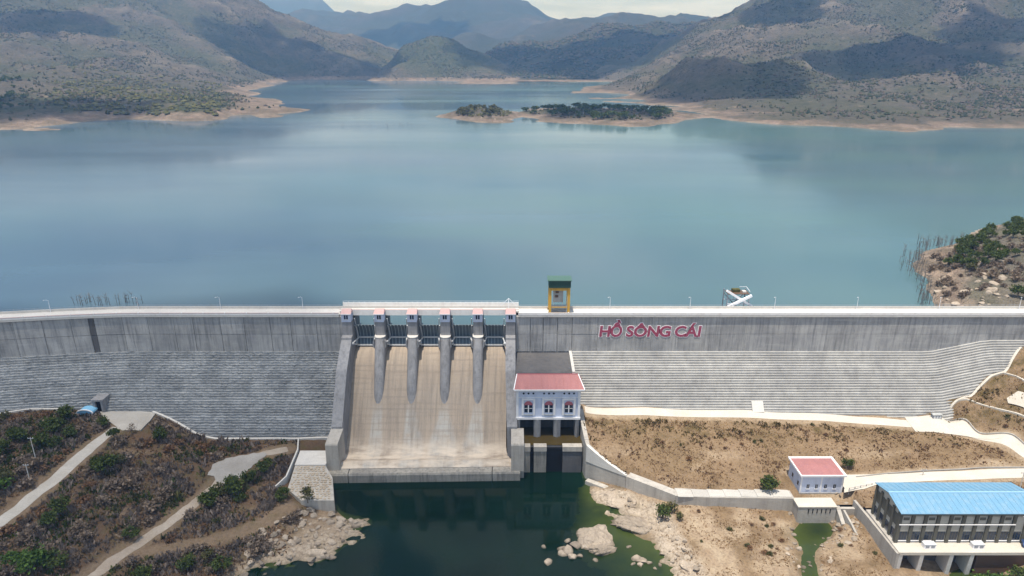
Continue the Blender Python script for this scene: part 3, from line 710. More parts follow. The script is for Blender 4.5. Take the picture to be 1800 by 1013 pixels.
dark_c = [sh(*p) for p in [(880, 147), (920, 146), (980, 145), (1040, 144), (1110, 143)]] + [sh(850, 152, 40), sh(1000, 153, 38), sh(1150, 152, 44)]
dark_c += [yy(*p) for p in [(850, 97, 4000), (893, 81, 4100), (943, 82, 4000), (1000, 66, 4100), (1053, 50, 4200), (1120, 42, 4300), (1200, 43, 4300), (1270, 40, 4400), (1340, 38, 4500), (870, 125, 3500), (950, 115, 3450), (1050, 105, 3450), (1150, 95, 3600), (1250, 90, 3700), (1000, 130, 3200), (1100, 130, 3200), (960, 95, 3750), (1080, 75, 3850)]]
dark_c += [(0, 5200, 60), (700, 5500, 100), (1600, 5400, 200), (-300, 4200, 40), (-200, 3600, 38)]
back_c = [yy(*p) for p in [(820, 62, 5600), (880, 66, 5600), (930, 62, 5700), (960, 48, 5800), (1000, 30, 6000), (1045, 24, 6100), (1090, 22, 6100), (1160, 23, 6100), (1200, 15, 6200), (1228, 18, 6200), (1262, 40, 6200), (1330, 50, 6200), (950, 85, 5000), (1050, 70, 5100), (1150, 60, 5200), (1250, 70, 5200)]] + [(-300, 4700, 60), (1500, 4700, 80), (500, 4600, 60), (300, 7200, 150), (1500, 7200, 150), (-700, 5800, 80)]
main_c = [yy(*p) for p in [(520, 24, 8000), (560, 22, 8000), (600, 24, 7900), (650, 30, 7800), (675, 27, 7800), (720, 12, 7700), (755, 4, 7600), (800, -6, 7600), (870, -8, 7600), (920, 2, 7700), (965, 24, 7800), (1000, 31, 7800), (1060, 30, 7900), (640, 62, 6700), (700, 45, 6700), (770, 30, 6800), (840, 60, 6400), (690, 75, 6000), (770, 72, 6000), (620, 80, 6000), (560, 70, 6600), (480, 60, 7200), (440, 40, 8000)]] + [(-3000, 5600, 100), (-1000, 5300, 70), (400, 5600, 80), (-2500, 9500, 150), (0, 9500, 150), (1500, 8800, 150)]
pale_c = [yy(*p) for p in [(380, -40, 11500), (440, -20, 11500), (470, -6, 11500), (520, 0, 11500), (560, -2, 11500), (585, 12, 11500), (620, 40, 11500), (300, -20, 11500), (700, 60, 11500), (500, 40, 10500)]] + [(-6500, 11500, 200), (-4500, 9800, 120), (-2500, 9800, 120), (-4000, 13000, 100), (-1500, 12000, 100)]
def hill(name, ctrl, x0, x1, y0, y1, step, mat, c, amp, scale, seed, cut=-14, lush=None):
    f = RBF(ctrl, c)
    xs = np.arange(x0, x1 + step, step); ys = np.arange(y0, y1 + step, step)
    X, Y = np.meshgrid(xs, ys); zz = f(X, Y)
    h = np.maximum(zz - Z, 0)
    a = np.clip(h / 90.0, 0, 1) * amp
    n = (ridged(X / scale, Y / scale, 5, seed) - 0.62) * 1.3 + fbm(X / (scale * 0.35), Y / (scale * 0.35), 4, seed + 50) * 0.35
    zz = zz + a * n + np.clip(h / 6.0, 0, 1) * fbm(X / 40, Y / 40, 4, seed + 9) * 3.6 + fbm(X / 60, Y / 60, 4, seed + 5) * 2.4 * np.exp(-h / 14.0)
    zz = np.maximum(zz, Z + cut)
    v, fc = grid_mesh(xs, ys, zz)
    keep = (zz.ravel()[fc] > Z - 6).any(1)
    fc = fc[keep]; used = np.unique(fc); remap = -np.ones(len(v), int); remap[used] = np.arange(len(used))
    o = structure(name, v[used], remap[fc], mat)
    rg = ridged(X / scale, Y / scale, 4, seed).ravel()[used]; hh = h.ravel()[used]
    gr = sstep(0.56, 0.36, rg) * 0.65 * sstep(15, 50, hh)
    if lush: gr = np.maximum(gr, lush(v[used][:, 0], v[used][:, 1], hh))
    set_attr(o, 'green', np.clip(gr, 0, 1)); set_attr(o, 'crag', sstep(0.72, 0.9, rg) * sstep(30, 80, hh))
    def height(px, py):
        i = np.clip(((px - x0) / step), 0, len(xs) - 1.001); j = np.clip(((py - y0) / step), 0, len(ys) - 1.001)
        i0 = i.astype(int); j0 = j.astype(int); fi = i - i0; fj = j - j0
        return (zz[j0, i0] * (1 - fi) + zz[j0, i0 + 1] * fi) * (1 - fj) + (zz[j0 + 1, i0] * (1 - fi) + zz[j0 + 1, i0 + 1] * fi) * fj
    return o, height
_kn = at_y(775, 85, 3380)
def lush_left(x, y, h):
    knob = np.exp(-(((x - _kn[0]) / 330) ** 2 + ((y - _kn[1]) / 300) ** 2)) * 1.3 * sstep(25, 70, h)
    belt = sstep(6, 12, h) * sstep(45, 20, h) * sstep(2300, 1700, y) * sstep(-0.2, 0.2, fbm(x / 150, y / 90, 3, 171))
    return np.clip(np.maximum(knob, belt), 0, 1)
_, H_LEFT = hill('hill', left_c, -3300, 160, 950, 4900, 13, M['hill_left'], 60, 46, 430, 11, lush=lush_left)
_, H_RIGHT = hill('hill', right_c, 150, 2700, 900, 3900, 12, M['hill'], 60, 50, 400, 23)
_, H_DARK = hill('hill', dark_c, -260, 1700, 2950, 5300, 18, M['hill_green'], 80, 60, 520, 31)
hill('mountain', back_c, -900, 1800, 4700, 7300, 34, M['far'], 150, 85, 800, 41)
hill('mountain', main_c, -4200, 2200, 5400, 9600, 45, M['far'], 200, 130, 1100, 57)
hill('mountain', pale_c, -7500, -800, 9800, 13200, 90, M['far'], 300, 150, 1600, 63)

# the rocky islet and the low wooded strip behind it
isl = [sh(*p) for p in [(787, 200), (800, 209), (830, 215), (870, 217), (905, 213), (918, 205), (900, 196), (860, 192), (815, 194)]] + [(at_z(850, 205, Z)[0], at_z(850, 205, Z)[1], Z + 15), (at_z(825, 203, Z)[0], at_z(825, 203, Z)[1], Z + 13), (at_z(885, 204, Z)[0], at_z(885, 204, Z)[1], Z + 9)]
isl += [sh(px, py, Z - 6) for px, py in [(765, 203), (800, 222), (860, 226), (925, 217), (945, 205), (900, 188), (850, 186), (800, 187)]]
_, H_ISLE = hill('island', isl, -190, 70, 1150, 1620, 4, M['hill'], 8, 4, 60, 71, cut=-7)
strip = [sh(*p) for p in [(915, 206), (940, 213), (1000, 217), (1060, 220), (1110, 224), (1150, 223), (1185, 217), (1215, 210), (1235, 208), (905, 199), (930, 192), (1000, 190), (1080, 190), (1150, 194), (1210, 200)]]
strip += [(*at_z(px, py, Z)[:2], Z + h) for px, py, h in [(950, 203, 8), (1000, 205, 10), (1060, 207, 10), (1110, 210, 9), (1150, 210, 8), (1190, 207, 7), (920, 202, 4), (1225, 205, 5)]]
strip += [sh(px, py, Z - 6) for px, py in [(890, 203), (920, 216), (1000, 227), (1110, 233), (1180, 228), (1240, 218), (890, 190), (1000, 182), (1100, 182), (1180, 188)]]
_, H_STRIP = hill('island', strip, -30, 470, 1060, 1760, 5, M['hill'], 8, 4, 60, 77, cut=-7)

# the bouldery headland upstream of the right abutment
head = [sh(*p) for p in [(1648, 546), (1640, 530), (1626, 505), (1612, 480), (1606, 462), (1618, 446), (1650, 436), (1690, 428)]]
head += [(*at_z(px, py, Z)[:2], Z + h) for px, py, h in [(1690, 545, 6), (1730, 548, 9.5), (1760, 560, 10), (1660, 500, 4), (1700, 500, 9), (1750, 500, 14), (1650, 465, 4.5), (1700, 465, 10), (1750, 465, 15), (1800, 500, 19), (1830, 480, 22), (1700, 440, 7), (1760, 440, 14), (1800, 440, 19), (1850, 440, 24), (1900, 500, 28), (1760, 420, 8), (1840, 415, 15), (1950, 450, 26)]]
head += [sh(px, py, Z - 8) for px, py in [(1600, 550), (1585, 510), (1565, 470), (1575, 440), (1620, 420), (1690, 405), (1760, 396), (1820, 392)]] + [(240, 288, 55.3), (280, 288, 56), (215, 289, 50), (330, 300, 62), (400, 330, 70)]
hx = np.arange(170, 420, 1.6); hy = np.arange(287.2, 520, 1.6)
HX, HY = np.meshgrid(hx, hy); HF = RBF(head, 6.0)
def H_HEAD(x, y):
    z = HF(x, y)
    return z + (ridged(x / 9, y / 9, 4, 81) - 0.6) * 1.6 * sstep(Z - 2, Z + 3, z) + fbm(x / 3, y / 3, 3, 83) * 0.5
HZ = H_HEAD(HX, HY)
hv, hf = grid_mesh(hx, hy, HZ)
M['headland'] = hill_mat('headland_ground', 0.4, (0.36, 0.275, 0.21), 7.0, 1.0)
structure('shore', hv, hf, M['headland'])

# ------------------------------------------------------------------ scrub that reads as one mass on the hillsides
def scrub_mass(name, label, pts, sizes, hs, mat, cat='scrub'):
    n = len(pts); base = np.array([(1, 0, 0.25), (0.31, 0.95, 0.3), (-0.8, 0.59, 0.2), (-0.8, -0.59, 0.3), (0.31, -0.95, 0.22), (0.1, 0.1, 1.0), (0, 0, -0.25)])
    tri = np.array([(0, 1, 5), (1, 2, 5), (2, 3, 5), (3, 4, 5), (4, 0, 5), (1, 0, 6), (2, 1, 6), (3, 2, 6), (4, 3, 6), (0, 4, 6)])
    a = rng.uniform(0, 2 * np.pi, n); ca, sa = np.cos(a), np.sin(a)
    B = base[None] * (1 + rng.uniform(-0.35, 0.35, (n, 7, 1)))
    V = np.empty((n, 7, 3))
    V[:, :, 0] = (B[:, :, 0] * ca[:, None] - B[:, :, 1] * sa[:, None]) * sizes[:, None] + pts[:, None, 0]
    V[:, :, 1] = (B[:, :, 0] * sa[:, None] + B[:, :, 1] * ca[:, None]) * sizes[:, None] + pts[:, None, 1]
    V[:, :, 2] = B[:, :, 2] * hs[:, None] + pts[:, None, 2]
    F = (tri[None] + (np.arange(n) * 7)[:, None, None]).reshape(-1, 3)
    o = link_mesh(name, V.reshape(-1, 3).tolist(), F.tolist(), mat)
    return tag(o, label, cat, kind='stuff')
def scatter(n, x0, x1, y0, y1, H, zmin, dens, seed):
    r = np.random.default_rng(seed); P = []
    x = r.uniform(x0, x1, n); y = r.uniform(y0, y1, n)
    ok = np.abs(x) < 0.80 * y + 40
    x, y = x[ok], y[ok]; z = H(x, y)
    d = dens(x, y, z); ok = (z > zmin) & (r.uniform(0, 1, len(x)) < d)
    return np.stack([x[ok], y[ok], z[ok]], 1)
def dens_hill(seed, base=0.35):
    return lambda x, y, z: np.clip(base - 0.05 + 1.7 * fbm(x / 200, y / 200, 4, seed) + 0.7 * fbm(x / 50, y / 50, 3, seed + 1), 0.03, 1) * sstep(Z + 5, Z + 14, z)
p = scatter(120000, -3000, 50, 1050, 4000, H_LEFT, Z + 6, dens_hill(301), 1)
scrub_mass('shrubbery', 'grey green scrub dotted over the hillside on the far left shore', p, 1.6 + 3.6 * rng.uniform(0, 1, len(p)) ** 2, rng.uniform(2.2, 5.5, len(p)), M['scrub'])
p = scatter(110000, 150, 2600, 1000, 3200, H_RIGHT, Z + 6, dens_hill(311), 2)
scrub_mass('shrubbery', 'grey green scrub dotted over the mountainside on the far right shore', p, 1.6 + 3.4 * rng.uniform(0, 1, len(p)) ** 2, rng.uniform(2.2, 5.5, len(p)), M['scrub'])
p = scatter(26000, -200, 1500, 3000, 4400, H_DARK, Z + 8, dens_hill(321, 0.6), 3)
scrub_mass('forest', 'dark woodland covering the shaded hill behind the lake head', p, rng.uniform(5, 9, len(p)), rng.uniform(5, 10, len(p)), M['scrub'], 'woodland')

M['fascia_old'] = concrete('weathered_walkway', (0.52, 0.50, 0.46), (0.36, 0.34, 0.31), 0.1, 0.7, 0.1, 0.6)
# ================================================================== the dam
def sweep(profile, xs, yoff=bend, zoff=None, jit=None):
    # profile: open or closed list of (y, z); swept along the dam's axis
    n = len(profile); mb_v = []; f = []
    for i, x in enumerate(xs):
        b = float(yoff(x)) if yoff else 0.0; l = float(zoff(x)) if zoff else 0.0
        for y, z in profile:
            mb_v.append((x, y + b, z + l))
    m = len(xs)
    for i in range(m - 1):
        for k in range(n):
            k2 = (k + 1) % n
            f.append((i * n + k, i * n + k2, (i + 1) * n + k2, (i + 1) * n + k))
    f.append(tuple(range(n - 1, -1, -1))); f.append(tuple(range((m - 1) * n, m * n)))
    return mb_v, f
def xs_between(a, b, step=4.0):
    n = max(2, int(abs(b - a) / step) + 1); return list(np.linspace(a, b, n))
dam = thing('dam', 'long grey concrete gravity dam with smooth upper wall and stepped lower face', 'dam', (0, 284, 0))
XL0, XL1, XR0, XR1 = -300.0, -74.9, 1.6, 264.0
for a, b in ((XL0, XL1), (XR0, XR1)):
    v, f = sweep([(280.45, 8), (287.2, 8), (287.2, 54.6), (280.45, 54.6)], xs_between(a, b))
    link_mesh('core', v, f, M['dam_upper'], dam)
# facing panels between the contraction joints, two lifts high
def panel(x0, x1, z0, z1, mat=None, zl=False):
    g = 0.10 if x0 < 30 else 0.035
    xs = xs_between(x0 + g, x1 - g, 5.0)
    n = len(xs); v = []
    jy = random.uniform(-0.05, 0.05) if x0 < 30 else random.uniform(-0.015, 0.015)
    for x in xs:
        b = float(bend(x)) + jy; lz = float(lift(x)) if zl else 0.0
        v += [(x, 280 + b, z0 + lz), (x, 280.5 + b, z0 + lz), (x, 280.5 + b, z1), (x, 280 + b, z1)]
    f = [(i * 4 + k, i * 4 + (k + 1) % 4, (i + 1) * 4 + (k + 1) % 4, (i + 1) * 4 + k) for i in range(n - 1) for k in range(4)] + [(3, 2, 1, 0), (n * 4 - 4, n * 4 - 3, n * 4 - 2, n * 4 - 1)]
    link_mesh('panel', v, f, mat or M['dam_upper'], dam)
xl = [-300, -288, -276, -264, -252, -240, -228, -216.5, -205, -193.5, -186.2, -183.8, -172, -161, -149.5, -141, -129, -118.5, -107, -98, -86.5, XL1]
for a, b in zip(xl[:-1], xl[1:]):
    m = M['dark_conc'] if a == -186.2 else None
    panel(a, b, 38.05, 46.25, m); panel(a, b, 46.42, 54.68, m)
xr = [XR0, 8.0, 13.7, 20.0, 26.6, 38, 50, 62, 74, 86, 92.5, 104, 116, 128, 140, 152, 164, 176, 188, 200, 212, 224, 236, 250, XR1]
for a, b in zip(xr[:-1], xr[1:]):
    wide = 0.28 if a in (8.0, 13.7, 20.0) else 0.0
    panel(a + wide, b, 38.05, 46.3, zl=True); panel(a + wide, b, 46.42, 54.68)
# the steps of the lower face
RISE, RUN = 0.9, 0.72
def step(k, x0, x1, jy, jz, seg, mat, zoff=None):
    xs = xs_between(x0, x1, seg); n = len(xs)
    r = np.random.default_rng(1000 + k + int(x0)); v = []
    zt, zb, yf = 38 - RISE * k, 38 - RISE * (k + 1) - 0.25, 280 - RUN * (k + 1)
    ay = r.normal(0, jy, n); az = r.normal(0, jz, n); dz = r.normal(0, jz, n)
    for i, x in enumerate(xs):
        b = float(bend(x)); lz = float(zoff(x)) if zoff else 0.0
        v += [(x, yf + b + ay[i] * 0.6, zb + lz), (x, yf + b + ay[i], zt + lz - 0.12 + dz[i]), (x, yf + 0.1 + b + ay[i], zt + lz + az[i]), (x, yf + RUN + 0.7 + b, zt + lz + 0.02), (x, yf + RUN + 0.7 + b, zb + lz)]
    f = [(i * 5 + q, i * 5 + (q + 1) % 5, (i + 1) * 5 + (q + 1) % 5, (i + 1) * 5 + q) for i in range(n - 1) for q in range(5)]
    f = [q[::-1] for q in f] + [(0, 1, 2, 3, 4), tuple(range(n * 5 - 1, n * 5 - 6, -1))]
    link_mesh('step', v, f, mat, dam)
for k in range(37): step(k, XL0, XL1, 0.17, 0.11, 1.1, M['dam_step_worn'])
for k in range(28): step(k, 26.9, XR1, 0.03, 0.02, 5.0, M['dam_step'], lift)
# crest
for a, b in ((XL0, XL1 - 1.2), (XR0 + 1.2, XR1)):
    xs = xs_between(a, b)
    v, f = sweep([(279.35, 54.72), (287.9, 54.72), (287.9, 55.6), (279.35, 55.6)], xs); link_mesh('crest_road', v, f, M['pale'], dam)
    v, f = sweep([(279.30, 55.604), (279.62, 55.604), (279.62, 56.55), (279.30, 56.55)], xs); link_mesh('parapet', v, f, M['fascia'], dam)
    v, f = sweep([(287.5, 55.604), (287.85, 55.604), (287.85, 56.75), (287.5, 56.75)], xs); link_mesh('parapet', v, f, M['pale'], dam)
    v, f = sweep([(279.25, 56.554), (279.67, 56.554), (279.67, 56.66), (279.25, 56.66)], xs); link_mesh('coping', v, f, M['roof_faded'] if a < 0 else M['fascia'], dam)
    for x in np.arange(a + 3, b - 1, 9.5):
        bx = float(bend(x))
        MB().box(x - 0.22, x + 0.22, 279.2 + bx, 279.74 + bx, 55.61, 56.95).build('pilaster', M['fascia'], dam)
# guard rail on the upstream parapet
for a, b in ((XL0, XL1 - 2), (XR0 + 2, XR1)):
    mb = MB()
    for x in np.arange(a, b, 2.5): mb.box(x - 0.04, x + 0.04, 287.6 + float(bend(x)), 287.7 + float(bend(x)), 56.75, 57.45)
    for x0, x1 in zip(xs_between(a, b, 8)[:-1], xs_between(a, b, 8)[1:]):
        mb.bar((x0, 287.65 + float(bend(x0)), 57.45), (x1, 287.65 + float(bend(x1)), 57.45), 0.08)
    mb.build('guard_rail', M['grey_steel'], dam)
# a pale inspection ramp at the foot of the steps on the right
MB().prism_x([(262.2, 17.2), (264.9, 17.2), (266.2, 20.8), (265.4, 20.8)], 104.5, 109.5).build('toe_block', M['pale'], dam)

# lamp posts along the crest
def lamp_post(x):
    b = float(bend(x))
    t = thing('lamp_post', 'slim pale lamp post on the upstream edge of the dam crest', 'lamp post', (x, 287.1 + b, 55.6), 'lamp posts along the dam crest')
    MB().tube([(x, 287.1 + b, 55.604), (x, 287.1 + b, 61.2)], [0.11, 0.06], 6).build('pole', M['white_steel'], t)
    MB().tube([(x, 287.1 + b, 61.1), (x - 0.5, 286.6 + b, 61.5), (x - 1.0, 286.0 + b, 61.55)], 0.05, 5).build('arm', M['white_steel'], t)
    MB().box(x - 1.3, x - 0.85, 285.7 + b, 286.1 + b, 61.47, 61.62).build('lamp_head', M['steel_light'], t)
for x in (-205, -168, -131, -94, 44, 80, 118, 155, 192, 228): lamp_post(x)

# ------------------------------------------------------------------ sign letters on the upper wall
sign = thing('sign_lettering', 'large maroon white-edged letters reading HO SONG CAI on the upper dam wall', 'sign', (38.6, 279.7, 45.2))
def glyph(ch, size, offset, extrude):
    c = bpy.data.curves.new('g', 'FONT'); c.body = ch; c.size = size; c.shear = 0.08; c.offset = offset; c.extrude = extrude; c.resolution_u = 4
    o = bpy.data.objects.new('g', c); COL.objects.link(o)
    bpy.context.view_layer.update()
    me = bpy.data.meshes.new_from_object(o.evaluated_get(bpy.context.evaluated_depsgraph_get()))
    bpy.data.objects.remove(o)
    v = np.array([p.co[:] for p in me.vertices]); f = [tuple(p.vertices) for p in me.polygons]
    bpy.data.meshes.remove(me)
    return v, f
_h = glyph('H', 1.0, 0, 0)[0]; CAP = _h[:, 1].max()
size = 4.75 / CAP
adv = 0.0; glyphs = []
for ch in 'HỒ SÔNG CÁI':
    if ch == ' ': adv += 1.55; continue
    v, f = glyph(ch, size, 0.21, 0.05); v2, f2 = glyph(ch, size, 0.46, 0.03)
    base_l = v[:, 0].min(); w = v[:, 0].max() - base_l
    if ch == 'Á': base_l = v[v[:, 1] < 0.5][:, 0].min(); w = v[v[:, 1] < 4.8][:, 0].max() - base_l
    glyphs.append((v - [base_l, 0, 0], f, v2 - [base_l, 0, 0], f2, adv)); adv += w + {'C': -0.55, 'Á': 0.1, 'H': -0.1, 'N': -0.05}.get(ch, 0.1)
kx = 45.4 / adv
for v, f, v2, f2, a in glyphs:
    q = [(38.7 + a * kx + p[0] * kx, 279.84 - p[2], 45.35 + p[1]) for p in v]
    o = link_mesh('letter', q, f, M['letter'], sign)
    q = [(38.7 + a * kx + p[0] * kx, 279.93 - p[2], 45.35 + p[1]) for p in v2]
    link_mesh('letter_edge', q, f2, M['letter_white'], o)

# ================================================================== the spillway
spill = thing('spillway', 'five bay concrete spillway with tan chute, tall piers and flip bucket', 'spillway', (-36.6, 260, 0))
PCX = [-72.6 + 14.4 * i for i in range(6)]
def chute_right(y): return -2.8 + 2.8 * float(sstep(252, 240, y))
prof = [(291, 34), (287, 37.6), (284.5, 38.75), (282.3, 39.0), (280, 38.4), (278, 37.2), (276, 35.6), (274, 33.5)]
prof += [(274 - i, 33.5 - 1.25 * i) for i in range(2, 20, 2)]
prof += [(254, 8.6), (252, 6.6), (250, 5.4), (248, 4.85), (246, 4.8), (244, 5.3), (242.6, 6.1), (241.9, 6.25), (240.6, 5.3), (239.4, 4.5)]
cx = np.linspace(0, 1, 121); v = []; wake = []
for y, z in prof:
    xr_ = chute_right(y) + 0.3; xs = -70.5 + (xr_ + 70.5) * cx
    sk = 1.0 * float(sstep(250, 240, y))
    for x in xs:
        v.append((x, y - sk * (0.5 - (x + 70) / 70.0) * 1.6, z + 0.03 * math.sin(x * 3 + y)))
        d = min(abs(x - p) for p in PCX[1:5]); kill = sstep(264.5, 260, y)
        wid = 2.4 + 1.0 * float(sstep(262, 250, y)) + (3.5 if -45 < x < -14 else 0) * float(sstep(262, 252, y))
        wake.append(float(kill * (1 - sstep(wid * 0.7, wid, d))))
m = len(cx)
f = [(i * m + j, i * m + j + 1, (i + 1) * m + j + 1, (i + 1) * m + j) for i in range(len(prof) - 1) for j in range(m - 1)]
f = [q[::-1] for q in f]
ch = link_mesh('chute', v, f, M['chute'], spill, smooth=True); set_attr(ch, 'wake', wake)
# end sill in three blocks with open joints
for x0, x1 in ((-74.7, -66.3), (-66.0, -8.2), (-7.9, 3.3)):
    sk = lambda x: -(0.5 - (x + 70) / 70.0) * 1.6
    pr = [(245.0, -5), (236.0, -5), (236.0, 3.3), (236.4, 4.1), (239.5, 4.35), (241.0, 4.4), (245.0, 4.2)]
    vv = [(x0, y + sk(x0), z) for y, z in pr] + [(x1, y + sk(x1), z) for y, z in pr]; n = len(pr)
    MB().add(vv, [tuple(range(n)), tuple(range(2 * n - 1, n - 1, -1))] + [(i, n + i, n + (i + 1) % n, (i + 1) % n) for i in range(n)]).build('end_sill', M['sill_conc'], spill)
def pier_plan(xc, hw, y_nose, y_back):
    pts = [(xc + hw * math.cos(a), y_nose + hw * 0.95 + hw * 0.95 * math.sin(a)) for a in np.linspace(math.pi, 2 * math.pi, 11)]
    return [(xc - hw, y_back)] + pts + [(xc + hw, y_back)]
def pier_nose(z): return 264.0 + (z - 21.4) * (275.4 - 264.0) / (46.3 - 21.4)
for i in range(1, 5):
    xc = PCX[i]; mb = MB(); secs = [pier_plan(xc, 2.2, pier_nose(z), 293) for z in (6, 21.4, 34, 46.3)]; n = len(secs[0])
    v = [(x, y, z) for sec, z in zip(secs, (6, 21.4, 34, 46.3)) for x, y in sec]
    f = [tuple(range(n - 1, -1, -1)), tuple(range(3 * n, 4 * n))] + [(k * n + q, k * n + (q + 1) % n, (k + 1) * n + (q + 1) % n, (k + 1) * n + q) for k in range(3) for q in range(n)]
    p = mb.add(v, f).build('pier', M['pier'], spill)
    MB().prism_x([(278.1, 46.62), (293, 46.62), (293, 53.0), (278.0, 53.0)], xc - 2.05, xc + 2.05).build('pier_head', M['pier'], p)
    MB().prism_z(pier_plan(xc, 2.35, 275.2, 280), 46.3, 46.62).build('lit_nose_ledge', M['pale'], p)  # paler than the pier: the ledge's sunlit top is put into the colour
    for s_ in (-1, 1):
        MB().prism_y([(xc + s_ * 2.2, 41.6), (xc + s_ * 2.9, 42.4), (xc + s_ * 2.9, 44.6), (xc + s_ * 2.2, 45.6)][::1 if s_ > 0 else -1], 274.9, 277.0).build('trunnion_block', M['pier'], p)
def train_wall(name, x_in, x_out, x_in_b, x_out_b):
    # side wall of the chute: level head, slope beside the chute, and a squat end block
    pr = [(293, -4), (293, 53.0), (278.0, 53.0), (277.9, 46.8), (275.2, 46.6), (275.0, 45.6), (263.0, 36.8), (248.2, 18.2)]
    def X(y, a, b): return a + (b - a) * float(sstep(252, 240, y))
    pr = pr + [(247.0, -4)]
    n = len(pr); v = [(X(y, x_in, x_in_b), y, z) for y, z in pr] + [(X(y, x_out, x_out_b), y, z) for y, z in pr]
    f = [tuple(range(n)), tuple(range(2 * n - 1, n - 1, -1))] + [(i, n + i, n + (i + 1) % n, (i + 1) % n) for i in range(n)]
    if x_in > x_out: f = [q[::-1] for q in f]
    w = MB().add(v, f).build('side_wall', M['pier'], spill)
    a, b = sorted((x_in_b, x_out_b)); a -= 0.25; b += 0.25
    MB().prism_x([(248.6, -4), (248.6, 17.4), (246.5, 16.9), (238.6, 16.2), (238.2, 15.6), (237.6, 4.0), (240, -4)], a, b).build('end_block', M['wall_conc'], w)
    for z0, y0 in ((33, 259.6), (25.5, 253.7)):
        pass
    return w
train_wall('l', -70.3, -74.8, -70.3, -74.8)
train_wall('r', -2.8, 1.45, -0.1, 4.6)

# the bridge over the gates
bridge = thing('spillway_bridge', 'pale concrete road bridge across the spillway piers with pink railing', 'bridge', (-36.6, 285, 54.7))
MB().box(-76.2, 3.0, 281.6, 288.6, 56.0, 56.5).build('deck', M['pale'], bridge)
for i in range(5):
    MB().box(PCX[i] + 2.12, PCX[i + 1] - 2.12, 281.5, 282.1, 54.75, 57.25).build('girder', M['fascia'], bridge)
MB().box(-76.2, 3.0, 288.0, 288.5, 54.75, 56.0).build('girder', M['pale'], bridge)
MB().box(-76.2, 3.0, 281.55, 281.85, 57.254, 57.42).build('railing', M['roof_faded'], bridge)
MB().box(-76.2, 3.0, 288.2, 288.62, 56.504, 58.2).build('parapet', M['fascia'], bridge)
MB().box(-76.2, 3.0, 285.8, 286.0, 56.504, 57.5).build('kerb', M['pale'], bridge)
for i in range(6):
    MB().box(PCX[i] - 1.9, PCX[i] + 1.9, 282.2, 287.9, 53.02, 54.74).build('bearing_block', M['pier'], bridge)
mb = MB()
for x in np.arange(-76, 3, 2.4): mb.box(x - 0.04, x + 0.04, 288.38, 288.46, 58.2, 58.9)
mb.bar((-76.2, 288.42, 58.9), (3, 288.42, 58.9), 0.08).build('guard_rail', M['white_steel'], bridge)

# hoist houses, one on each pier
ORD = ['first', 'second', 'third', 'fourth', 'fifth', 'sixth']
def hoist_house(i):
    xc = PCX[i]; h = 2.05
    t = thing('hoist_house', f'small lavender hoist house with pink roof, {ORD[i]} of six from left over the spillway piers', 'hut', (xc, 279.5, 53), 'hoist houses on the spillway piers')
    MB().box(xc - h, xc + h, 277.7, 281.4, 53.02, 56.9).build('wall', M['white_wall'], t)
    e = h + 0.3
    MB().add([(xc - e, 277.2, 56.9), (xc + e, 277.2, 56.9), (xc + e, 281.45, 57.3), (xc - e, 281.45, 57.3), (xc - e + .4, 280.6, 58.3), (xc + e - .4, 280.6, 58.3)],
             [(3, 2, 1, 0), (0, 1, 5, 4), (1, 2, 5), (2, 3, 4, 5), (3, 0, 4)]).build('roof', M['roof_faded'], t)
    MB().box(xc - e, xc + e, 277.1, 277.25, 56.66, 56.96).build('eave', M['white_trim'], t)
    for s in (-1, 1):
        w = MB().box(xc + s * 0.5 - 0.34, xc + s * 0.5 + 0.34, 277.62, 277.69, 54.3, 56.2).build('window', M['glass'], t)
        MB().box(xc + s * 0.5 - 0.42, xc + s * 0.5 + 0.42, 277.5, 277.69, 54.1, 54.28).build('sill', M['white_trim'], w)
for i in range(6): hoist_house(i)

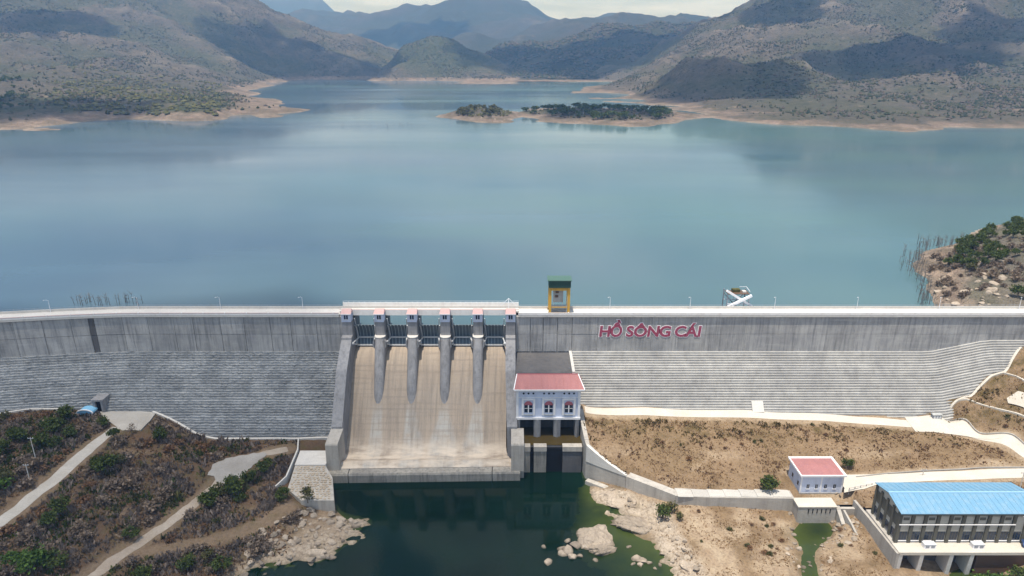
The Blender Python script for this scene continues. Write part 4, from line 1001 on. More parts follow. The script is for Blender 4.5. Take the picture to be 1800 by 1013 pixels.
# radial gates
def radial_gate(i):
    xc = (PCX[i] + PCX[i + 1]) / 2; hw = 4.9; ty, tz, r = 275.9, 43.6, 8.6
    t = thing('radial_gate', f'dark steel radial gate with pale arms, {ORD[i]} of five from the left', 'sluice gate', (xc, 282, 39), 'radial gates of the spillway')
    an = [R(-32.5) + R(83.0) * k / 16 for k in range(17)]
    v = []; f = []
    for a in an:
        for rr in (r, r + 0.12):
            for x in (xc - hw, xc + hw): v.append((x, ty + rr * math.cos(a), tz + rr * math.sin(a)))
    for k in range(16):
        o = k * 4; f += [(o, o + 1, o + 5, o + 4), (o + 3, o + 2, o + 6, o + 7), (o + 2, o, o + 4, o + 6), (o + 1, o + 3, o + 7, o + 5)]
    f += [(1, 0, 2, 3), (64, 65, 67, 66)]
    link_mesh('skin_plate', v, f, M['gate_skin'], t)
    for q in range(7):
        x = xc - hw + 0.5 + q * (2 * hw - 1.0) / 6
        mb = MB(); pts = [(x, ty + (r - 0.2) * math.cos(a), tz + (r - 0.2) * math.sin(a)) for a in an[::2]]
        for p0, p1 in zip(pts[:-1], pts[1:]): mb.bar(p0, p1, 0.18 if 0 < q < 6 else 0.3, 0.3)
        mb.build('rib', M['gate_rib'] if 0 < q < 6 else M['steel_light'], t)
    def on(a, x, rr=r - 0.6): return (x, ty + rr * math.cos(a), tz + rr * math.sin(a))
    a1, a2 = R(-2), R(-28)
    for a in (a1, a2): MB().bar(on(a, xc - hw + 0.6), on(a, xc + hw - 0.6), 0.55, 0.6).build('girder', M['steel_light'], t)
    for s in (-1, 1):
        tr = (xc + s * 4.75, ty, tz)
        for a in (a1, a2):
            MB().bar(tr, on(a, xc + s * 3.5), 0.5, 0.5).build('arm', M['steel_light'], t)
        MB().bar(tuple(np.array(tr) * 0.45 + np.array(on(a1, xc + s * 3.5)) * 0.55), tuple(np.array(tr) * 0.45 + np.array(on(a2, xc + s * 3.5)) * 0.55), 0.3).build('brace', M['steel_light'], t)
        MB().tube([(xc + s * 4.3, ty, tz), (xc + s * 4.98, ty, tz)], 0.55, 10).build('trunnion', M['steel_light'], t)
        MB().tube([on(R(-2), xc + s * 3.7, r - 0.5), (xc + s * 4.3, 281.0, 53.4)], [0.16, 0.22], 7).build('hoist_cylinder', M['steel_light'], t)
for i in range(5): radial_gate(i)

# ================================================================== powerhouse at the foot of the dam
ph = thing('powerhouse', 'white and pale blue powerhouse with red tiled roof and three arched windows beside the spillway', 'building', (15, 255, 12))
PX0, PX1 = 1.75, 28.2
MB().box(PX0, PX1, 251, 260.5, 21.3, 34.3).build('wall', M['white_wall'], ph)
rf = MB().add([(PX0 - 1.0, 249.7, 34.5), (PX1 + 1.5, 249.7, 34.5), (PX1 + 1.0, 261.6, 34.7), (PX0 - 0.3, 261.6, 34.7), (PX0 + 0.3, 257.5, 37.8), (PX1 - 0.6, 257.5, 37.8)],
              [(0, 1, 5, 4), (1, 2, 5), (2, 3, 4, 5), (3, 0, 4), (3, 2, 1, 0)]).build('roof', M['roof_pink'], ph)
MB().tube([(PX0 + 0.3, 257.5, 37.86), (PX1 - 0.6, 257.5, 37.86)], 0.18, 6).build('ridge_cap', M['arch_red'], rf)
for a, b in (((PX0 - 1.0, 249.7, 34.55), (PX0 + 0.3, 257.5, 37.86)), ((PX1 + 1.5, 249.7, 34.55), (PX1 - 0.6, 257.5, 37.86))):
    MB().bar(a, b, 0.35, 0.3).build('hip_edge', M['white_trim'], rf)
for k in range(9):                                    # tile ribs
    x = PX0 + 1.5 + k * 3.0
    MB().bar((x, 249.75, 34.58), (x, 257.3, 37.78), 0.14, 0.12).build('roof_rib', M['roof_pink'], rf)
MB().box(PX0 - 1.05, PX1 + 1.55, 249.55, 249.75, 34.05, 34.62).build('eave', M['white_trim'], ph)
MB().box(PX0 - 0.15, PX1 + 0.15, 250.8, 251.0, 33.2, 33.9).build('cornice', M['white_trim'], ph)
MB().box(PX0 - 0.1, PX1 + 0.1, 250.85, 250.995, 30.2, 30.5).build('string_course', M['white_trim'], ph)
for s in (PX0 + 0.45, PX1 - 0.45): MB().box(s - 0.5, s + 0.5, 250.7, 250.99, 21.3, 33.19).build('corner_pilaster', M['white_trim'], ph)
for wx_ in (6.8, 15.2, 23.5):
    w = MB().box(wx_ - 2.8, wx_ - 1.95, 250.6, 250.993, 22.3, 29.7).box(wx_ + 1.95, wx_ + 2.8, 250.6, 250.993, 22.3, 29.7).box(wx_ - 2.8, wx_ + 2.8, 250.55, 250.992, 29.3, 30.0).build('window', M['white_trim'], ph)
    MB().prism_y([(wx_ + 1.75 * math.cos(a), 26.9 + 1.75 * math.sin(a)) for a in np.linspace(0, math.pi, 13)], 250.8, 250.99).build('fanlight', M['arch_red'], w)
    for s in (-1, 1):
        MB().box(wx_ + s * 0.95 - 0.68, wx_ + s * 0.95 + 0.68, 250.85, 250.985, 23.5, 26.8).build('pane', M['glass'], w)
        MB().box(wx_ + s * 0.95 - 0.68, wx_ + s * 0.95 + 0.68, 250.78, 250.86, 25.3, 25.45).build('glazing_bar', M['white_trim'], w)
    MB().box(wx_ - 0.2, wx_ + 0.2, 250.75, 250.984, 23.3, 26.88).build('mullion', M['white_trim'], w)
    MB().box(wx_ - 1.8, wx_ + 1.8, 250.3, 250.98, 22.3, 22.65).build('sill', M['grey_steel'], w)
    for s in (-1, 0, 1):
        MB().tube([(wx_ + s * 2.0, 250.9, 32.2), (wx_ + s * 2.0, 250.99, 32.2)], 0.42, 10).build('vent', M['dark'], ph)
MB().box(PX0 - 0.2, PX1 + 0.2, 250.4, 262, 20.35, 21.295).build('floor_slab', M['white_trim'], ph)
MB().box(PX0, PX1, 258.5, 262, 4, 20.34).build('rear_wall', M['dark_conc'], ph)  # dark colour stands in for the shade under the floor slab
for a, b in ((1.9, 3.4), (9.1, 12.0), (17.4, 20.3), (26.3, 28.1)):
    MB().prism_z([(a, 258.4), (a, 251.0), ((a + b) / 2, 250.2), (b, 251.0), (b, 258.4)], 4, 20.34).build('pier', M['pier'], ph)
# dark stained slab joining powerhouse and dam
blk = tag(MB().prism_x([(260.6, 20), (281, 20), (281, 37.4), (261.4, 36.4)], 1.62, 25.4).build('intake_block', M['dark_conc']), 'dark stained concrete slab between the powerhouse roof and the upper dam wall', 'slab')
tag(MB().prism_x([(261.0, 20), (281, 20), (281, 38.3), (261.0, 37.2)], 25.5, 26.7).build('coping_wall', M['pale']), 'narrow pale concrete coping wall right of the dark slab behind the powerhouse', 'wall')
pool = structure('outlet_pool_water', *grid_mesh(np.linspace(1.5, 29, 12), np.linspace(244.4, 258.4, 8), np.full((8, 12), 12.0)), M['pool'])
set_attr(pool, 'depth', np.full(96, 3.0))
weir = thing('outlet_weir', 'dark outlet weir with pale concrete blocks between pool and river', 'weir', (16, 244, 0))
MB().box(3.4, 29.6, 244.0, 245.0, -4, 11.6).build('wall', M['dark_conc'], weir)
for a, b in ((4.7, 7.4), (9.0, 14.1), (20.8, 28.6)):
    k = MB().box(a, b, 242.7, 243.99, -4, 10.2).build('block', M['sill_conc'] if a < 20 else M['dark_conc'], weir)
    MB().box(a - 0.1, b + 0.1, 242.3, 245.1, 10.21, 12.35).build('cap', M['wall_conc'], k)
for a, b in ((7.5, 8.9), (14.2, 20.7)):
    MB().box(a, b, 243.2, 243.99, -4, 11.2).build('dark_gap_panel', M['dark'], weir)  # near-black panels added to paint the darkness of the open weir gaps

# ================================================================== walls, aprons and kerbs
def poly_wall(name, pts, thick, zb, mat, side=1, parent=None):
    # pts: (x, y, ztop); thickness to the left of the line (side=1)
    P = np.array(pts, float); d = np.gradient(P[:, :2], axis=0); d /= np.linalg.norm(d, axis=1)[:, None]
    nrm = np.stack([-d[:, 1], d[:, 0]], 1) * side
    th = np.full(len(P), thick) if not hasattr(thick, '__len__') else np.array(thick)
    v = []
    for i in range(len(P)):
        o = P[i, :2] + nrm[i] * th[i]
        v += [(P[i, 0], P[i, 1], zb), (P[i, 0], P[i, 1], P[i, 2]), (o[0], o[1], P[i, 2]), (o[0], o[1], zb)]
    n = len(P)
    f = [(i * 4 + k, i * 4 + (k + 1) % 4, (i + 1) * 4 + (k + 1) % 4, (i + 1) * 4 + k) for i in range(n - 1) for k in range(4)] + [(3, 2, 1, 0), (n * 4 - 4, n * 4 - 3, n * 4 - 2, n * 4 - 1)]
    if side < 0: f = [q[::-1] for q in f]
    return MB().add(v, f).build(name, mat, parent)
wing = thing('wing_wall', 'tall sloping concrete wing wall from the powerhouse along the right river bank', 'wall', (40, 232, 0))
poly_wall('wall', [(28.7, 259, 20.6), (28.8, 250, 18.6), (29.4, 241.5, 16.4)], 1.7, -3, M['wall_conc'], 1, wing)
poly_wall('wall', [(29.4, 241.4, 16.3), (29.9, 238.6, 15.4), (33, 236.0, 13.6), (38, 232.4, 11.0), (44.5, 228, 8.4)], 1.7, -3, M['wall_conc'], 1, wing)
poly_wall('coping', [(29.9, 238.3, 15.65), (33, 235.8, 13.85), (38, 232.2, 11.25), (44.5, 227.8, 8.65)], 1.2, 8.2, M['pale'], 1, wing)
lw = thing('retaining_wall', 'low concrete retaining wall with wide walkway in front of the small red-roofed house', 'wall', (80, 216, 0))
poly_wall('wall', [(44.6, 227.9, 8.2), (53, 222.4, 7.85), (61.5, 216.6, 7.5)], 3.4, -3, M['wall_conc'], 1, lw)
poly_wall('wall', [(61.6, 216.5, 7.5), (72, 215.6, 7.45), (90, 215.3, 7.4), (105.5, 215.1, 7.35)], 5.0, -3, M['wall_conc'], 1, lw)
xsj = [62.2, 68, 74, 80, 86, 92, 98, 104.8]
for a, b in zip(xsj[:-1], xsj[1:]): MB().prism_z([(a + 0.06, 215.9), (b - 0.06, 215.7), (b - 0.06, 220.0), (a + 0.06, 220.6)], 7.36, 7.62).build('slab', M['fascia_old'], lw)
foot = tag(poly_wall('toe_slab', [(30.8, 236.2, 1.6), (35, 233.0, 1.9), (43, 227.0, 2.1)], -2.2, -3, M['wall_conc'], 1), 'low tilted concrete slab at the foot of the tall wing wall', 'slab')

apr = thing('apron', 'pale concrete and stone apron stepping down to the river left of the spillway', 'apron', (-78, 230, 0))
MB().prism_z([(-88.2, 246.5), (-75.0, 246.5), (-75.0, 236.2), (-87.4, 236.2)][::-1], -2, 8.0).build('slab', M['pale'], apr)
AR = [(-87.3, 236.1, 7.6), (-75.0, 236.1, 7.6), (-70.5, 229, 6.9), (-66.6, 215.5, 6.2), (-79, 215.5, 6.2), (-86, 222, 6.6)]
nv = [(x, y, -3) for x, y, z in AR] + list(AR)
MB().add(nv, [(0, 1, 2, 3, 4, 5)[::1], (6, 11, 10, 9, 8, 7)[::-1]] + [(i, 6 + i, 6 + (i + 1) % 6, (i + 1) % 6) for i in range(6)]).build('sloping_base', M['wall_conc'], apr)
r2 = np.random.default_rng(5); n_st = 0
for y in np.arange(216.6, 235.5, 1.35):
    for x in np.arange(-86, -66.5, 1.5):
        xx = x + r2.uniform(-0.25, 0.25) + (0.7 if int(y * 2) % 2 else 0); y2 = y + r2.uniform(-0.2, 0.2)
        if not in_poly(np.array([xx]), np.array([y2]), [(a + (0.8 if a < -80 else -0.9), b) for a, b, _ in AR])[0]: continue
        if n_st >= 200: continue
        n_st += 1; s1, s2 = r2.uniform(0.5, 0.72), r2.uniform(0.45, 0.62); zt = 6.2 + (y2 - 215.5) / 20.6 * 1.4
        pl = [(xx + s1 * math.cos(a) * r2.uniform(0.85, 1.12), y2 + s2 * math.sin(a) * r2.uniform(0.85, 1.12)) for a in np.linspace(0, 2 * math.pi, 6, endpoint=False)]
        MB().prism_z(pl, zt - 0.2, zt + r2.uniform(0.08, 0.22)).build('paving_stone', M['cobble'], apr)
poly_wall('side_parapet', [(-91.5, 254.5, 9.2), (-89.3, 246, 9.0), (-88.9, 238, 8.8), (-88.5, 228, 8.3), (-91, 222.5, 7.6)], 0.55, 2, M['pale'], 1, apr)

def kerb(name, pts, half, hgt, mat, label, cat='kerb', group=None, ups=0.0):
    ln = np.concatenate([np.linspace(a, b, max(3, int(np.linalg.norm(b - a) / 1.2)), endpoint=False) for a, b in zip(np.array([p[:2] for p in pts[:-1]]), np.array([p[:2] for p in pts[1:]]))] + [np.array([pts[-1][:2]])])
    d = np.gradient(ln, axis=0); d /= np.linalg.norm(d, axis=1)[:, None]; nrm = np.stack([-d[:, 1], d[:, 0]], 1)
    v = []; n = len(ln)
    for o, dz in ((-half, -0.8), (-half, hgt), (half, hgt), (half, -0.8)):
        p = ln + nrm * o; z = ground_smooth(ln[:, 0], ln[:, 1])[0]
        v.append(np.stack([p[:, 0], p[:, 1], z + dz + ups], 1))
    v = np.stack(v, 1).reshape(-1, 3)
    f = [(i * 4 + k, i * 4 + (k + 1) % 4, (i + 1) * 4 + (k + 1) % 4, (i + 1) * 4 + k) for i in range(n - 1) for k in range(4)] + [(3, 2, 1, 0), (n * 4 - 4, n * 4 - 3, n * 4 - 2, n * 4 - 1)]
    return tag(link_mesh(name, v.tolist(), f, mat), label, cat, group)
tl = [(p[0], p[1] - 0.5) for p in toe_left]
kerb('drain_kerb', tl[5:], 0.5, 0.75, M['pale'], 'pale concrete drain kerb curving along the foot of the left dam wing')
kerb('drain_kerb', tl[0:4], 0.4, 0.7, M['pale'], 'pale concrete drain kerb at the dam foot behind the blue tent')
kerb('drain_kerb', [zc(272, 727, 16.9), zc(262, 740, 16.7), zc(246, 757, 16.2)], 0.4, 0.6, M['wall_conc'], 'short dark-edged kerb beside the paved square below the dam')
kerb('berm_kerb', [zc(1684, 699, 23.0), zc(1700, 702, 23.1), zc(1745, 714, 23.3), zc(1800, 730, 23.5), zc(1850, 745, 23.5)], 0.45, 0.4, M['road_sun'], 'lower pale berm kerb across the brown grass slope of the right abutment')
kerb('berm_kerb', [zc(1766, 655, 32.8), zc(1785, 662, 33.1), zc(1800, 669, 33.4), zc(1840, 690, 33)], 0.45, 0.4, M['road_sun'], 'upper pale berm kerb across the brown grass slope of the right abutment')
kerb('slope_kerb', [zc(1667, 729, 15.6), zc(1671, 712, 20), zc(1683, 701, 22.6), zc(1704, 697, 23.8), zc(1720, 679, 27.5), zc(1742, 660, 31.5), zc(1766, 654, 32.8), zc(1779, 632, 36.8), zc(1793, 614, 40)], 0.5, 0.5, M['road_sun'], 'pale stepped kerb where the right abutment slope meets the dam steps')
kerb('road_kerb', [zc(1664, 733, 15.2), zc(1690, 746, 14.8), zc(1720, 760, 14.2), zc(1800, 789, 13.4), zc(1860, 812, 13)], 0.3, 0.55, M['wall_conc'], 'grey kerb between the concrete lane and the brown abutment slope')
kerb('road_kerb', [zc(1505, 838, 10.0), zc(1560, 833, 10.3), zc(1640, 829, 10.6), zc(1720, 825, 10.9), zc(1800, 823, 11.1)], 0.22, 0.5, M['gravel'], 'low grey kerb on the uphill side of the station road')
sheet('pavement', [zc(1768, 706, 25.0), zc(1786, 700, 26.6), zc(1815, 716, 25.5), zc(1810, 728, 23.8), zc(1770, 716, 23.6)], M['road_sun'], 0.6, 0)

# ------------------------------------------------------------------ little things at the foot of the dam
c = at_dam(1641, 731); cxp, cyp, czp = c[0], c[1] - 1.8, c[2]
bx = thing('valve_box', 'small grey steel valve box on the paving at the right end of the dam steps', 'box', (cxp, cyp, czp - 0.3))
MB().box(cxp - 1.9, cxp + 1.9, cyp - 0.9, cyp + 0.9, czp - 0.6, czp + 1.7).build('body', M['grey_steel'], bx)
for k in (-1.2, 0, 1.2): MB().box(cxp + k - 0.4, cxp + k + 0.4, cyp - 0.96, cyp - 0.904, czp + 0.1, czp + 1.3).build('door', M['steel_light'], bx)
MB().bar((cxp - 2.0, cyp, czp + 1.7), (cxp - 2.7, cyp, czp + 3.0), 0.2).build('handle', M['grey_steel'], bx)
MB().box(cxp - 2.1, cxp + 2.1, cyp - 1.1, cyp + 1.1, czp + 1.704, czp + 1.9).build('lid', M['machine'], bx)
po = thing('access_portal', 'grey concrete portal with a dark doorway at the foot of the left dam wing', 'doorway', (-176, 262, 17))
c = at_dam(179, 721); cxp = c[0]; cyp = c[1] - 0.6; czp = c[2]
po.location = (cxp, cyp, czp - 0.2)
MB().box(cxp - 2.3, cxp - 1.2, cyp - 1.2, cyp + 6, czp - 1, czp + 5.2).box(cxp + 1.2, cxp + 2.3, cyp - 1.2, cyp + 6, czp - 1, czp + 5.2).build('jamb', M['pier'], po)
MB().box(cxp - 2.6, cxp + 2.6, cyp - 1.5, cyp + 6, czp + 5.21, czp + 6.0).build('lintel', M['pier'], po)
MB().box(cxp - 1.2, cxp + 1.2, cyp - 0.3, cyp + 0.2, czp - 1, czp + 5.2).build('door', M['dark'], po)
tn = at_z(152, 733, 16.9); tx, ty_, tz_ = tn; tz_ = float(ground_z(np.array([tx]), np.array([ty_]))[0])
te = thing('tent', 'small blue tent with white arched roof at the foot of the left dam wing', 'tent', (tx, ty_, tz_))
MB().box(tx - 2.6, tx + 2.6, ty_, ty_ + 3.2, tz_ - 0.8, tz_ + 2.0).build('side_wall', M['tent_blue'], te)
arch = [(tx + 3.3 * math.cos(a), tz_ + 1.95 + 1.5 * math.sin(a)) for a in np.linspace(0, math.pi, 9)]
MB().prism_y(arch, ty_ - 0.6, ty_ + 3.6).build('roof', M['tent_blue'], te)
ol = [(tx + 3.5 * math.cos(a), tz_ + 1.95 + 1.7 * math.sin(a)) for a in np.linspace(0, math.pi, 13)]
mb = MB()
for a, b in zip(ol[:-1], ol[1:]): mb.bar((a[0], ty_ - 0.7, a[1]), (b[0], ty_ - 0.7, b[1]), 0.55, 0.35)
mb.build('roof_edge', M['white_trim'], te)
for s in (-1, 1): MB().box(tx + s * 2.9 - 0.1, tx + s * 2.9 + 0.1, ty_ - 0.75, ty_ - 0.55, tz_ - 0.8, tz_ + 2.0).build('post', M['white_steel'], te)
bx_ = at_z(176, 738, 16.9)
for i, (dx, dy, s, m, lb) in enumerate([(0, 0, 0.9, 'wood_grey', 'low brown crate on the paving beside the blue tent'), (2.2, -0.6, 0.6, 'white_steel', 'small white box on the paving beside the blue tent')]):
    X0, Y0 = bx_[0] + dx, bx_[1] + dy; Z0 = float(ground_z(np.array([X0]), np.array([Y0]))[0])
    tag(MB().prism_z([(X0 - s, Y0 - s * .7), (X0 + s, Y0 - s * .6), (X0 + s * .9, Y0 + s * .7), (X0 - s, Y0 + s * .6)], Z0 - 0.3, Z0 + s * 1.1).build('crate', M[m]), lb, 'box')
def utility_pole(px, py, z, hgt, label):
    q = at_z(px, py, z); x, y = q[0], q[1]; g = float(ground_z(np.array([x]), np.array([y]))[0])
    t = thing('utility_pole', label, 'pole', (x, y, g))
    MB().tube([(x, y, g - 0.4), (x, y, g + hgt)], [0.2, 0.13], 7).build('pole', M['pale'], t)
    MB().bar((x - 1.1, y, g + hgt - 0.5), (x + 1.1, y, g + hgt - 0.5), 0.16).build('cross_arm', M['grey_steel'], t)
    for s in (-0.9, 0.9): MB().tube([(x + s, y, g + hgt - 0.42), (x + s, y, g + hgt - 0.05)], 0.09, 6).build('insulator', M['white_steel'], t)
utility_pole(64, 811, 16.5, 11.0, 'tall pale utility pole in the dark scrub left of the lane')
utility_pole(52, 843, 15.6, 8.0, 'shorter utility pole nearest the lane in the left scrub')
utility_pole(1790, 868, 10.6, 10, 'utility pole behind the blue roof of the power station')
utility_pole(1622, 835, 10.8, 3.0, 'short thin pole beside the road behind the blue-roofed station')

# ================================================================== gantry crane and white frame on the crest
cr = thing('gantry_crane', 'tall yellow gantry crane with dark green cabin standing on the dam crest', 'crane', (20.8, 284, 55.6))
X0, X1, Y0, Y1 = 16.2, 25.4, 281.0, 287.0
for x in (X0 + 0.5, X1 - 0.5):
    for y in (Y0 + 0.4, Y1 - 0.4): MB().box(x - 0.55, x + 0.55, y - 0.4, y + 0.4, 56.2, 67.9).build('leg', M['yellow'], cr)
for y in (Y0 + 0.4, Y1 - 0.4):
    MB().box(X0 - 0.3, X1 + 0.3, y - 0.55, y + 0.55, 55.85, 56.19).build('bogie_beam', M['brown_steel'], cr)
    MB().box(X0 + 1.1, X1 - 1.1, y - 0.3, y + 0.3, 66.4, 67.6).build('cross_beam', M['yellow'], cr)
    for x in (X0 + 0.4, X1 - 0.4): MB().tube([(x - 0.3, y, 55.75), (x + 0.3, y, 55.75)], 0.15, 8).build('wheel', M['dark'], cr)
MB().box(X0 + 1.1, X1 - 1.1, 283.2, 284.8, 56.8, 58.4).build('winch_base', M['machine'], cr)
MB().box(19.0, 20.4, 283.0, 284.6, 62.6, 63.6).build('winch', M['brown_steel'], cr)
MB().box(19.2, 20.6, 283.0, 284.6, 64.6, 65.4).build('hoist_block', M['brown_steel'], cr)
MB().box(18.2, 22.6, 283.4, 284.4, 60.2, 66.3).build('hoist_panel', M['machine'], cr)
for x in (18.5, 22.3): MB().tube([(x, 284, 56.5), (x, 284, 66.4)], 0.12, 5).build('cable', M['steel_light'], cr)
MB().bar((X0 + 1.1, Y0 + 0.4, 58.6), (X1 - 1.1, Y0 + 0.4, 58.6), 0.3).build('tie_bar', M['yellow'], cr)
cb = MB().box(X0 - 0.2, X1 + 0.2, Y0 - 0.6, Y1 - 1.0, 67.92, 71.1).build('cabin', M['crane_green'], cr)
MB().add([(X0 - 0.7, Y0 - 1.0, 71.1), (X1 + 0.6, Y0 - 1.0, 71.1), (X1 + 0.6, Y1 - 0.9, 71.4), (X0 - 0.7, Y1 - 0.9, 71.4), (X0 - 0.7, Y0 - 1.0, 71.4), (X1 + 0.6, Y0 - 1.0, 71.4), (X1 + 0.6, Y1 - 0.9, 71.7), (X0 - 0.7, Y1 - 0.9, 71.7)],
         [(0, 3, 2, 1), (4, 5, 6, 7), (0, 1, 5, 4), (1, 2, 6, 5), (2, 3, 7, 6), (3, 0, 4, 7)]).build('cabin_roof', M['crane_green_top'], cr)
MB().bar((X1 - 1.4, Y0 + 0.1, 56.2), (X1 - 0.9, Y0 + 0.1, 67.5), 0.12).build('ladder', M['steel_light'], cr)

fr = thing('intake_tower', 'white cross-braced steel intake tower rising from the lake behind the crest', 'tower', (102, 293, 46))
A0, A1, B0, B1 = 97.2, 107.0, 289.5, 295.5
for x in (A0, A1):
    for y in (B0, B1): MB().box(x - 0.22, x + 0.22, y - 0.22, y + 0.22, 40, 62.40 if y == B1 else 61.80).build('post', M['grey_steel'], fr)
MB().bar((A0 - 0.8, B0 - 0.35, 63.60), (A1 + 1.4, B0 - 0.35, 56.2), 0.9, 0.9).build('brace', M['white_steel'], fr)
MB().bar((A1 + 0.6, B0 - 1.3, 61.60), (A0 + 0.2, B0 - 1.3, 56.2), 1.0, 1.0).build('brace', M['white_steel'], fr)
MB().bar((A0, B1 + 0.3, 60.40), (A1, B1 + 0.3, 50), 0.4).build('rear_brace', M['grey_steel'], fr)
MB().bar((A1, B1 + 0.3, 60.40), (A0, B1 + 0.3, 50), 0.4).build('rear_brace', M['grey_steel'], fr)
for y in (B0, B1): MB().box(A0 + 0.25, A1 - 0.25, y - 0.15, y + 0.15, 57.0, 57.4).build('cross_beam', M['white_steel'], fr)
for x in np.linspace(A0 + 1.5, A0 + 6, 4): MB().box(x - 0.08, x + 0.08, B0 + 1, B0 + 1.16, 46, 60.40).build('guide_rail', M['grey_steel'], fr)
MB().box(A0 + 0.3, A1 + 0.4, B0 + 0.6, B1 - 0.3, 61.40, 61.70).build('platform', M['brown_steel'], fr)
MB().box(A0 + 3.0, A0 + 6.4, B1 - 3.2, B1 - 0.9, 61.71, 63.00).build('winch_box', M['leaf_olive'], fr)
MB().box(A0 + 7.4, A1 - 0.8, B0 + 2.0, B1 - 2.0, 61.71, 62.40).build('hatch', M['pale'], fr)
for a, b in (((A0 + 7, B1, 63.30), (A1 + .3, B1, 63.30)), ((A1 + 0.3, B0 + 0.6, 62.80), (A1 + 0.3, B1, 63.30))): MB().bar(a, b, 0.14).build('hand_rail', M['white_steel'], fr)
tf = thing('lifting_frame', 'small white triangular pipe frame at the right end of the spillway bridge', 'frame', (-1.5, 287.4, 56.5))
for a, b in (((-5.5, 287.4, 56.504), (-1.5, 287.4, 60.6)), ((2.4, 287.4, 56.504), (-1.5, 287.4, 60.6)), ((-1.5, 287.4, 60.6), (-1.5, 285.2, 56.55)), ((-3.5, 287.4, 58.5), (0.4, 287.4, 58.5))): MB().bar(a, b, 0.16).build('pipe', M['white_steel'], tf)

# ================================================================== small house on the right bank
def gz(x, y): return float(ground_z(np.array([x]), np.array([y]))[0])
vh = thing('valve_house', 'small white house with flat pink roof and white eaves on the right bank', 'house', (116, 224, 6))
HX0, HX1, HY0, HY1 = 108.6, 124.2, 218.4, 229.6
MB().box(HX0 - 0.15, HX1 + 0.15, HY0 - 0.15, HY1 + 0.15, 2, 7.6).build('plinth', M['wall_conc'], vh)
MB().box(HX0, HX1, HY0, HY1, 7.604, 14.9).build('wall', M['white_wall'], vh)
MB().box(HX0 - 0.8, HX1 + 0.8, HY0 - 0.8, HY1 + 0.8, 14.904, 15.25).build('eave', M['white_trim'], vh)
MB().add([(HX0 - 0.1, HY0 - 0.1, 15.26), (HX1 + 0.1, HY0 - 0.1, 15.26), (HX1 + 0.1, HY1 + 0.1, 15.26), (HX0 - 0.1, HY1 + 0.1, 15.26), (HX0 + 3, HY0 + 5.6, 16.1), (HX1 - 3, HY0 + 5.6, 16.1)],
         [(0, 1, 5, 4), (1, 2, 5), (2, 3, 4, 5), (3, 0, 4)]).build('roof', M['roof_pink'], vh)
for a, b, c, d in ((HX0 - 0.8, HX1 + 0.8, HY0 - 0.8, HY0 - 0.35), (HX0 - 0.8, HX1 + 0.8, HY1 + 0.35, HY1 + 0.8), (HX0 - 0.8, HX0 - 0.35, HY0 - 0.34, HY1 + 0.34), (HX1 + 0.35, HX1 + 0.8, HY0 - 0.34, HY1 + 0.34)):
    MB().box(a, b, c, d, 15.254, 15.6).build('roof_edge', M['white_trim'], vh)
for x in (111.4, 114.6, 118.0, 121.4):
    w = MB().box(x - 0.5, x + 0.5, HY0 - 0.05, HY0 + 0.02, 9.4, 11.2).build('window', M['glass'], vh)
    MB().box(x - 0.65, x + 0.65, HY0 - 0.2, HY0 - 0.004, 9.15, 9.35).build('sill', M['white_trim'], w)
    MB().box(x - 0.03, x + 0.03, HY0 - 0.09, HY0 - 0.055, 9.4, 11.2).build('mullion', M['white_trim'], w)
for y in (220.8, 226.0):
    w = MB().box(HX0 - 0.05, HX0 + 0.02, y - 0.6, y + 0.6, 9.4, 11.2).build('window', M['glass'], vh)
    MB().box(HX0 - 0.2, HX0 - 0.004, y - 0.75, y + 0.75, 9.15, 9.35).build('sill', M['white_trim'], w)
for x in (HX0 + 0.05, 116.2, HX1 - 0.05): MB().box(x - 0.3, x + 0.3, HY0 - 0.14, HY0 - 0.004, 7.604, 14.9).build('pilaster', M['white_trim'], vh)
ob = thing('outlet_block', 'pale concrete outlet block below the small pink-roofed house above the green pond', 'block', (112, 213, 0))
MB().box(105.2, 119.2, 210.4, 215.6, -2, 6.9).build('body', M['wall_conc'], ob)
MB().box(105.0, 119.4, 210.2, 215.7, 6.904, 7.3).build('top_slab', M['road_sun'], ob)
for x in np.linspace(109, 117, 6): MB().box(x - 0.15, x + 0.15, 210.25, 210.395, 4.4, 6.2).build('drain_slot', M['dark'], ob)
MB().box(119.5, 127.2, 210.8, 212.0, -2, 6.0).build('side_wall', M['wall_conc'], ob)
MB().prism_x([(206, -2), (212, -2), (212, 6.5), (206, 3.0)], 119.6, 121).build('side_wall', M['wall_conc'], ob)

# ================================================================== power station with the blue roof
st = thing('power_station', 'dark columned power station with bright blue metal roof at the right edge', 'building', (151, 196, 9))
SX0, SX1, SY0, SY1 = 128.6, 175.0, 188.8, 204.0
MB().box(SX0, SX1, SY0, SY1, 9.4, 21.2).build('wall', M['panel_beige'], st)
MB().prism_x([(SY0 + 0.05, 21.2), (SY1 - 0.05, 21.2), (196.4, 23.2)], SX0 + 0.02, SX1 - 0.02).build('gable', M['panel_beige'], st)
def slab_roof(y0, z0, y1, z1, name):
    th = 0.22
    return MB().add([(SX0 - 0.7, y0, z0), (SX1 + 0.9, y0, z0), (SX1 + 0.9, y1, z1), (SX0 - 0.7, y1, z1), (SX0 - 0.7, y0, z0 + th), (SX1 + 0.9, y0, z0 + th), (SX1 + 0.9, y1, z1 + th), (SX0 - 0.7, y1, z1 + th)],
             [(0, 3, 2, 1), (4, 5, 6, 7), (0, 1, 5, 4), (1, 2, 6, 5), (2, 3, 7, 6), (3, 0, 4, 7)] if y1 > y0 else [(0, 1, 2, 3), (4, 7, 6, 5), (0, 4, 5, 1), (1, 5, 6, 2), (2, 6, 7, 3), (3, 7, 4, 0)]).build(name, M['blue_roof'], st)
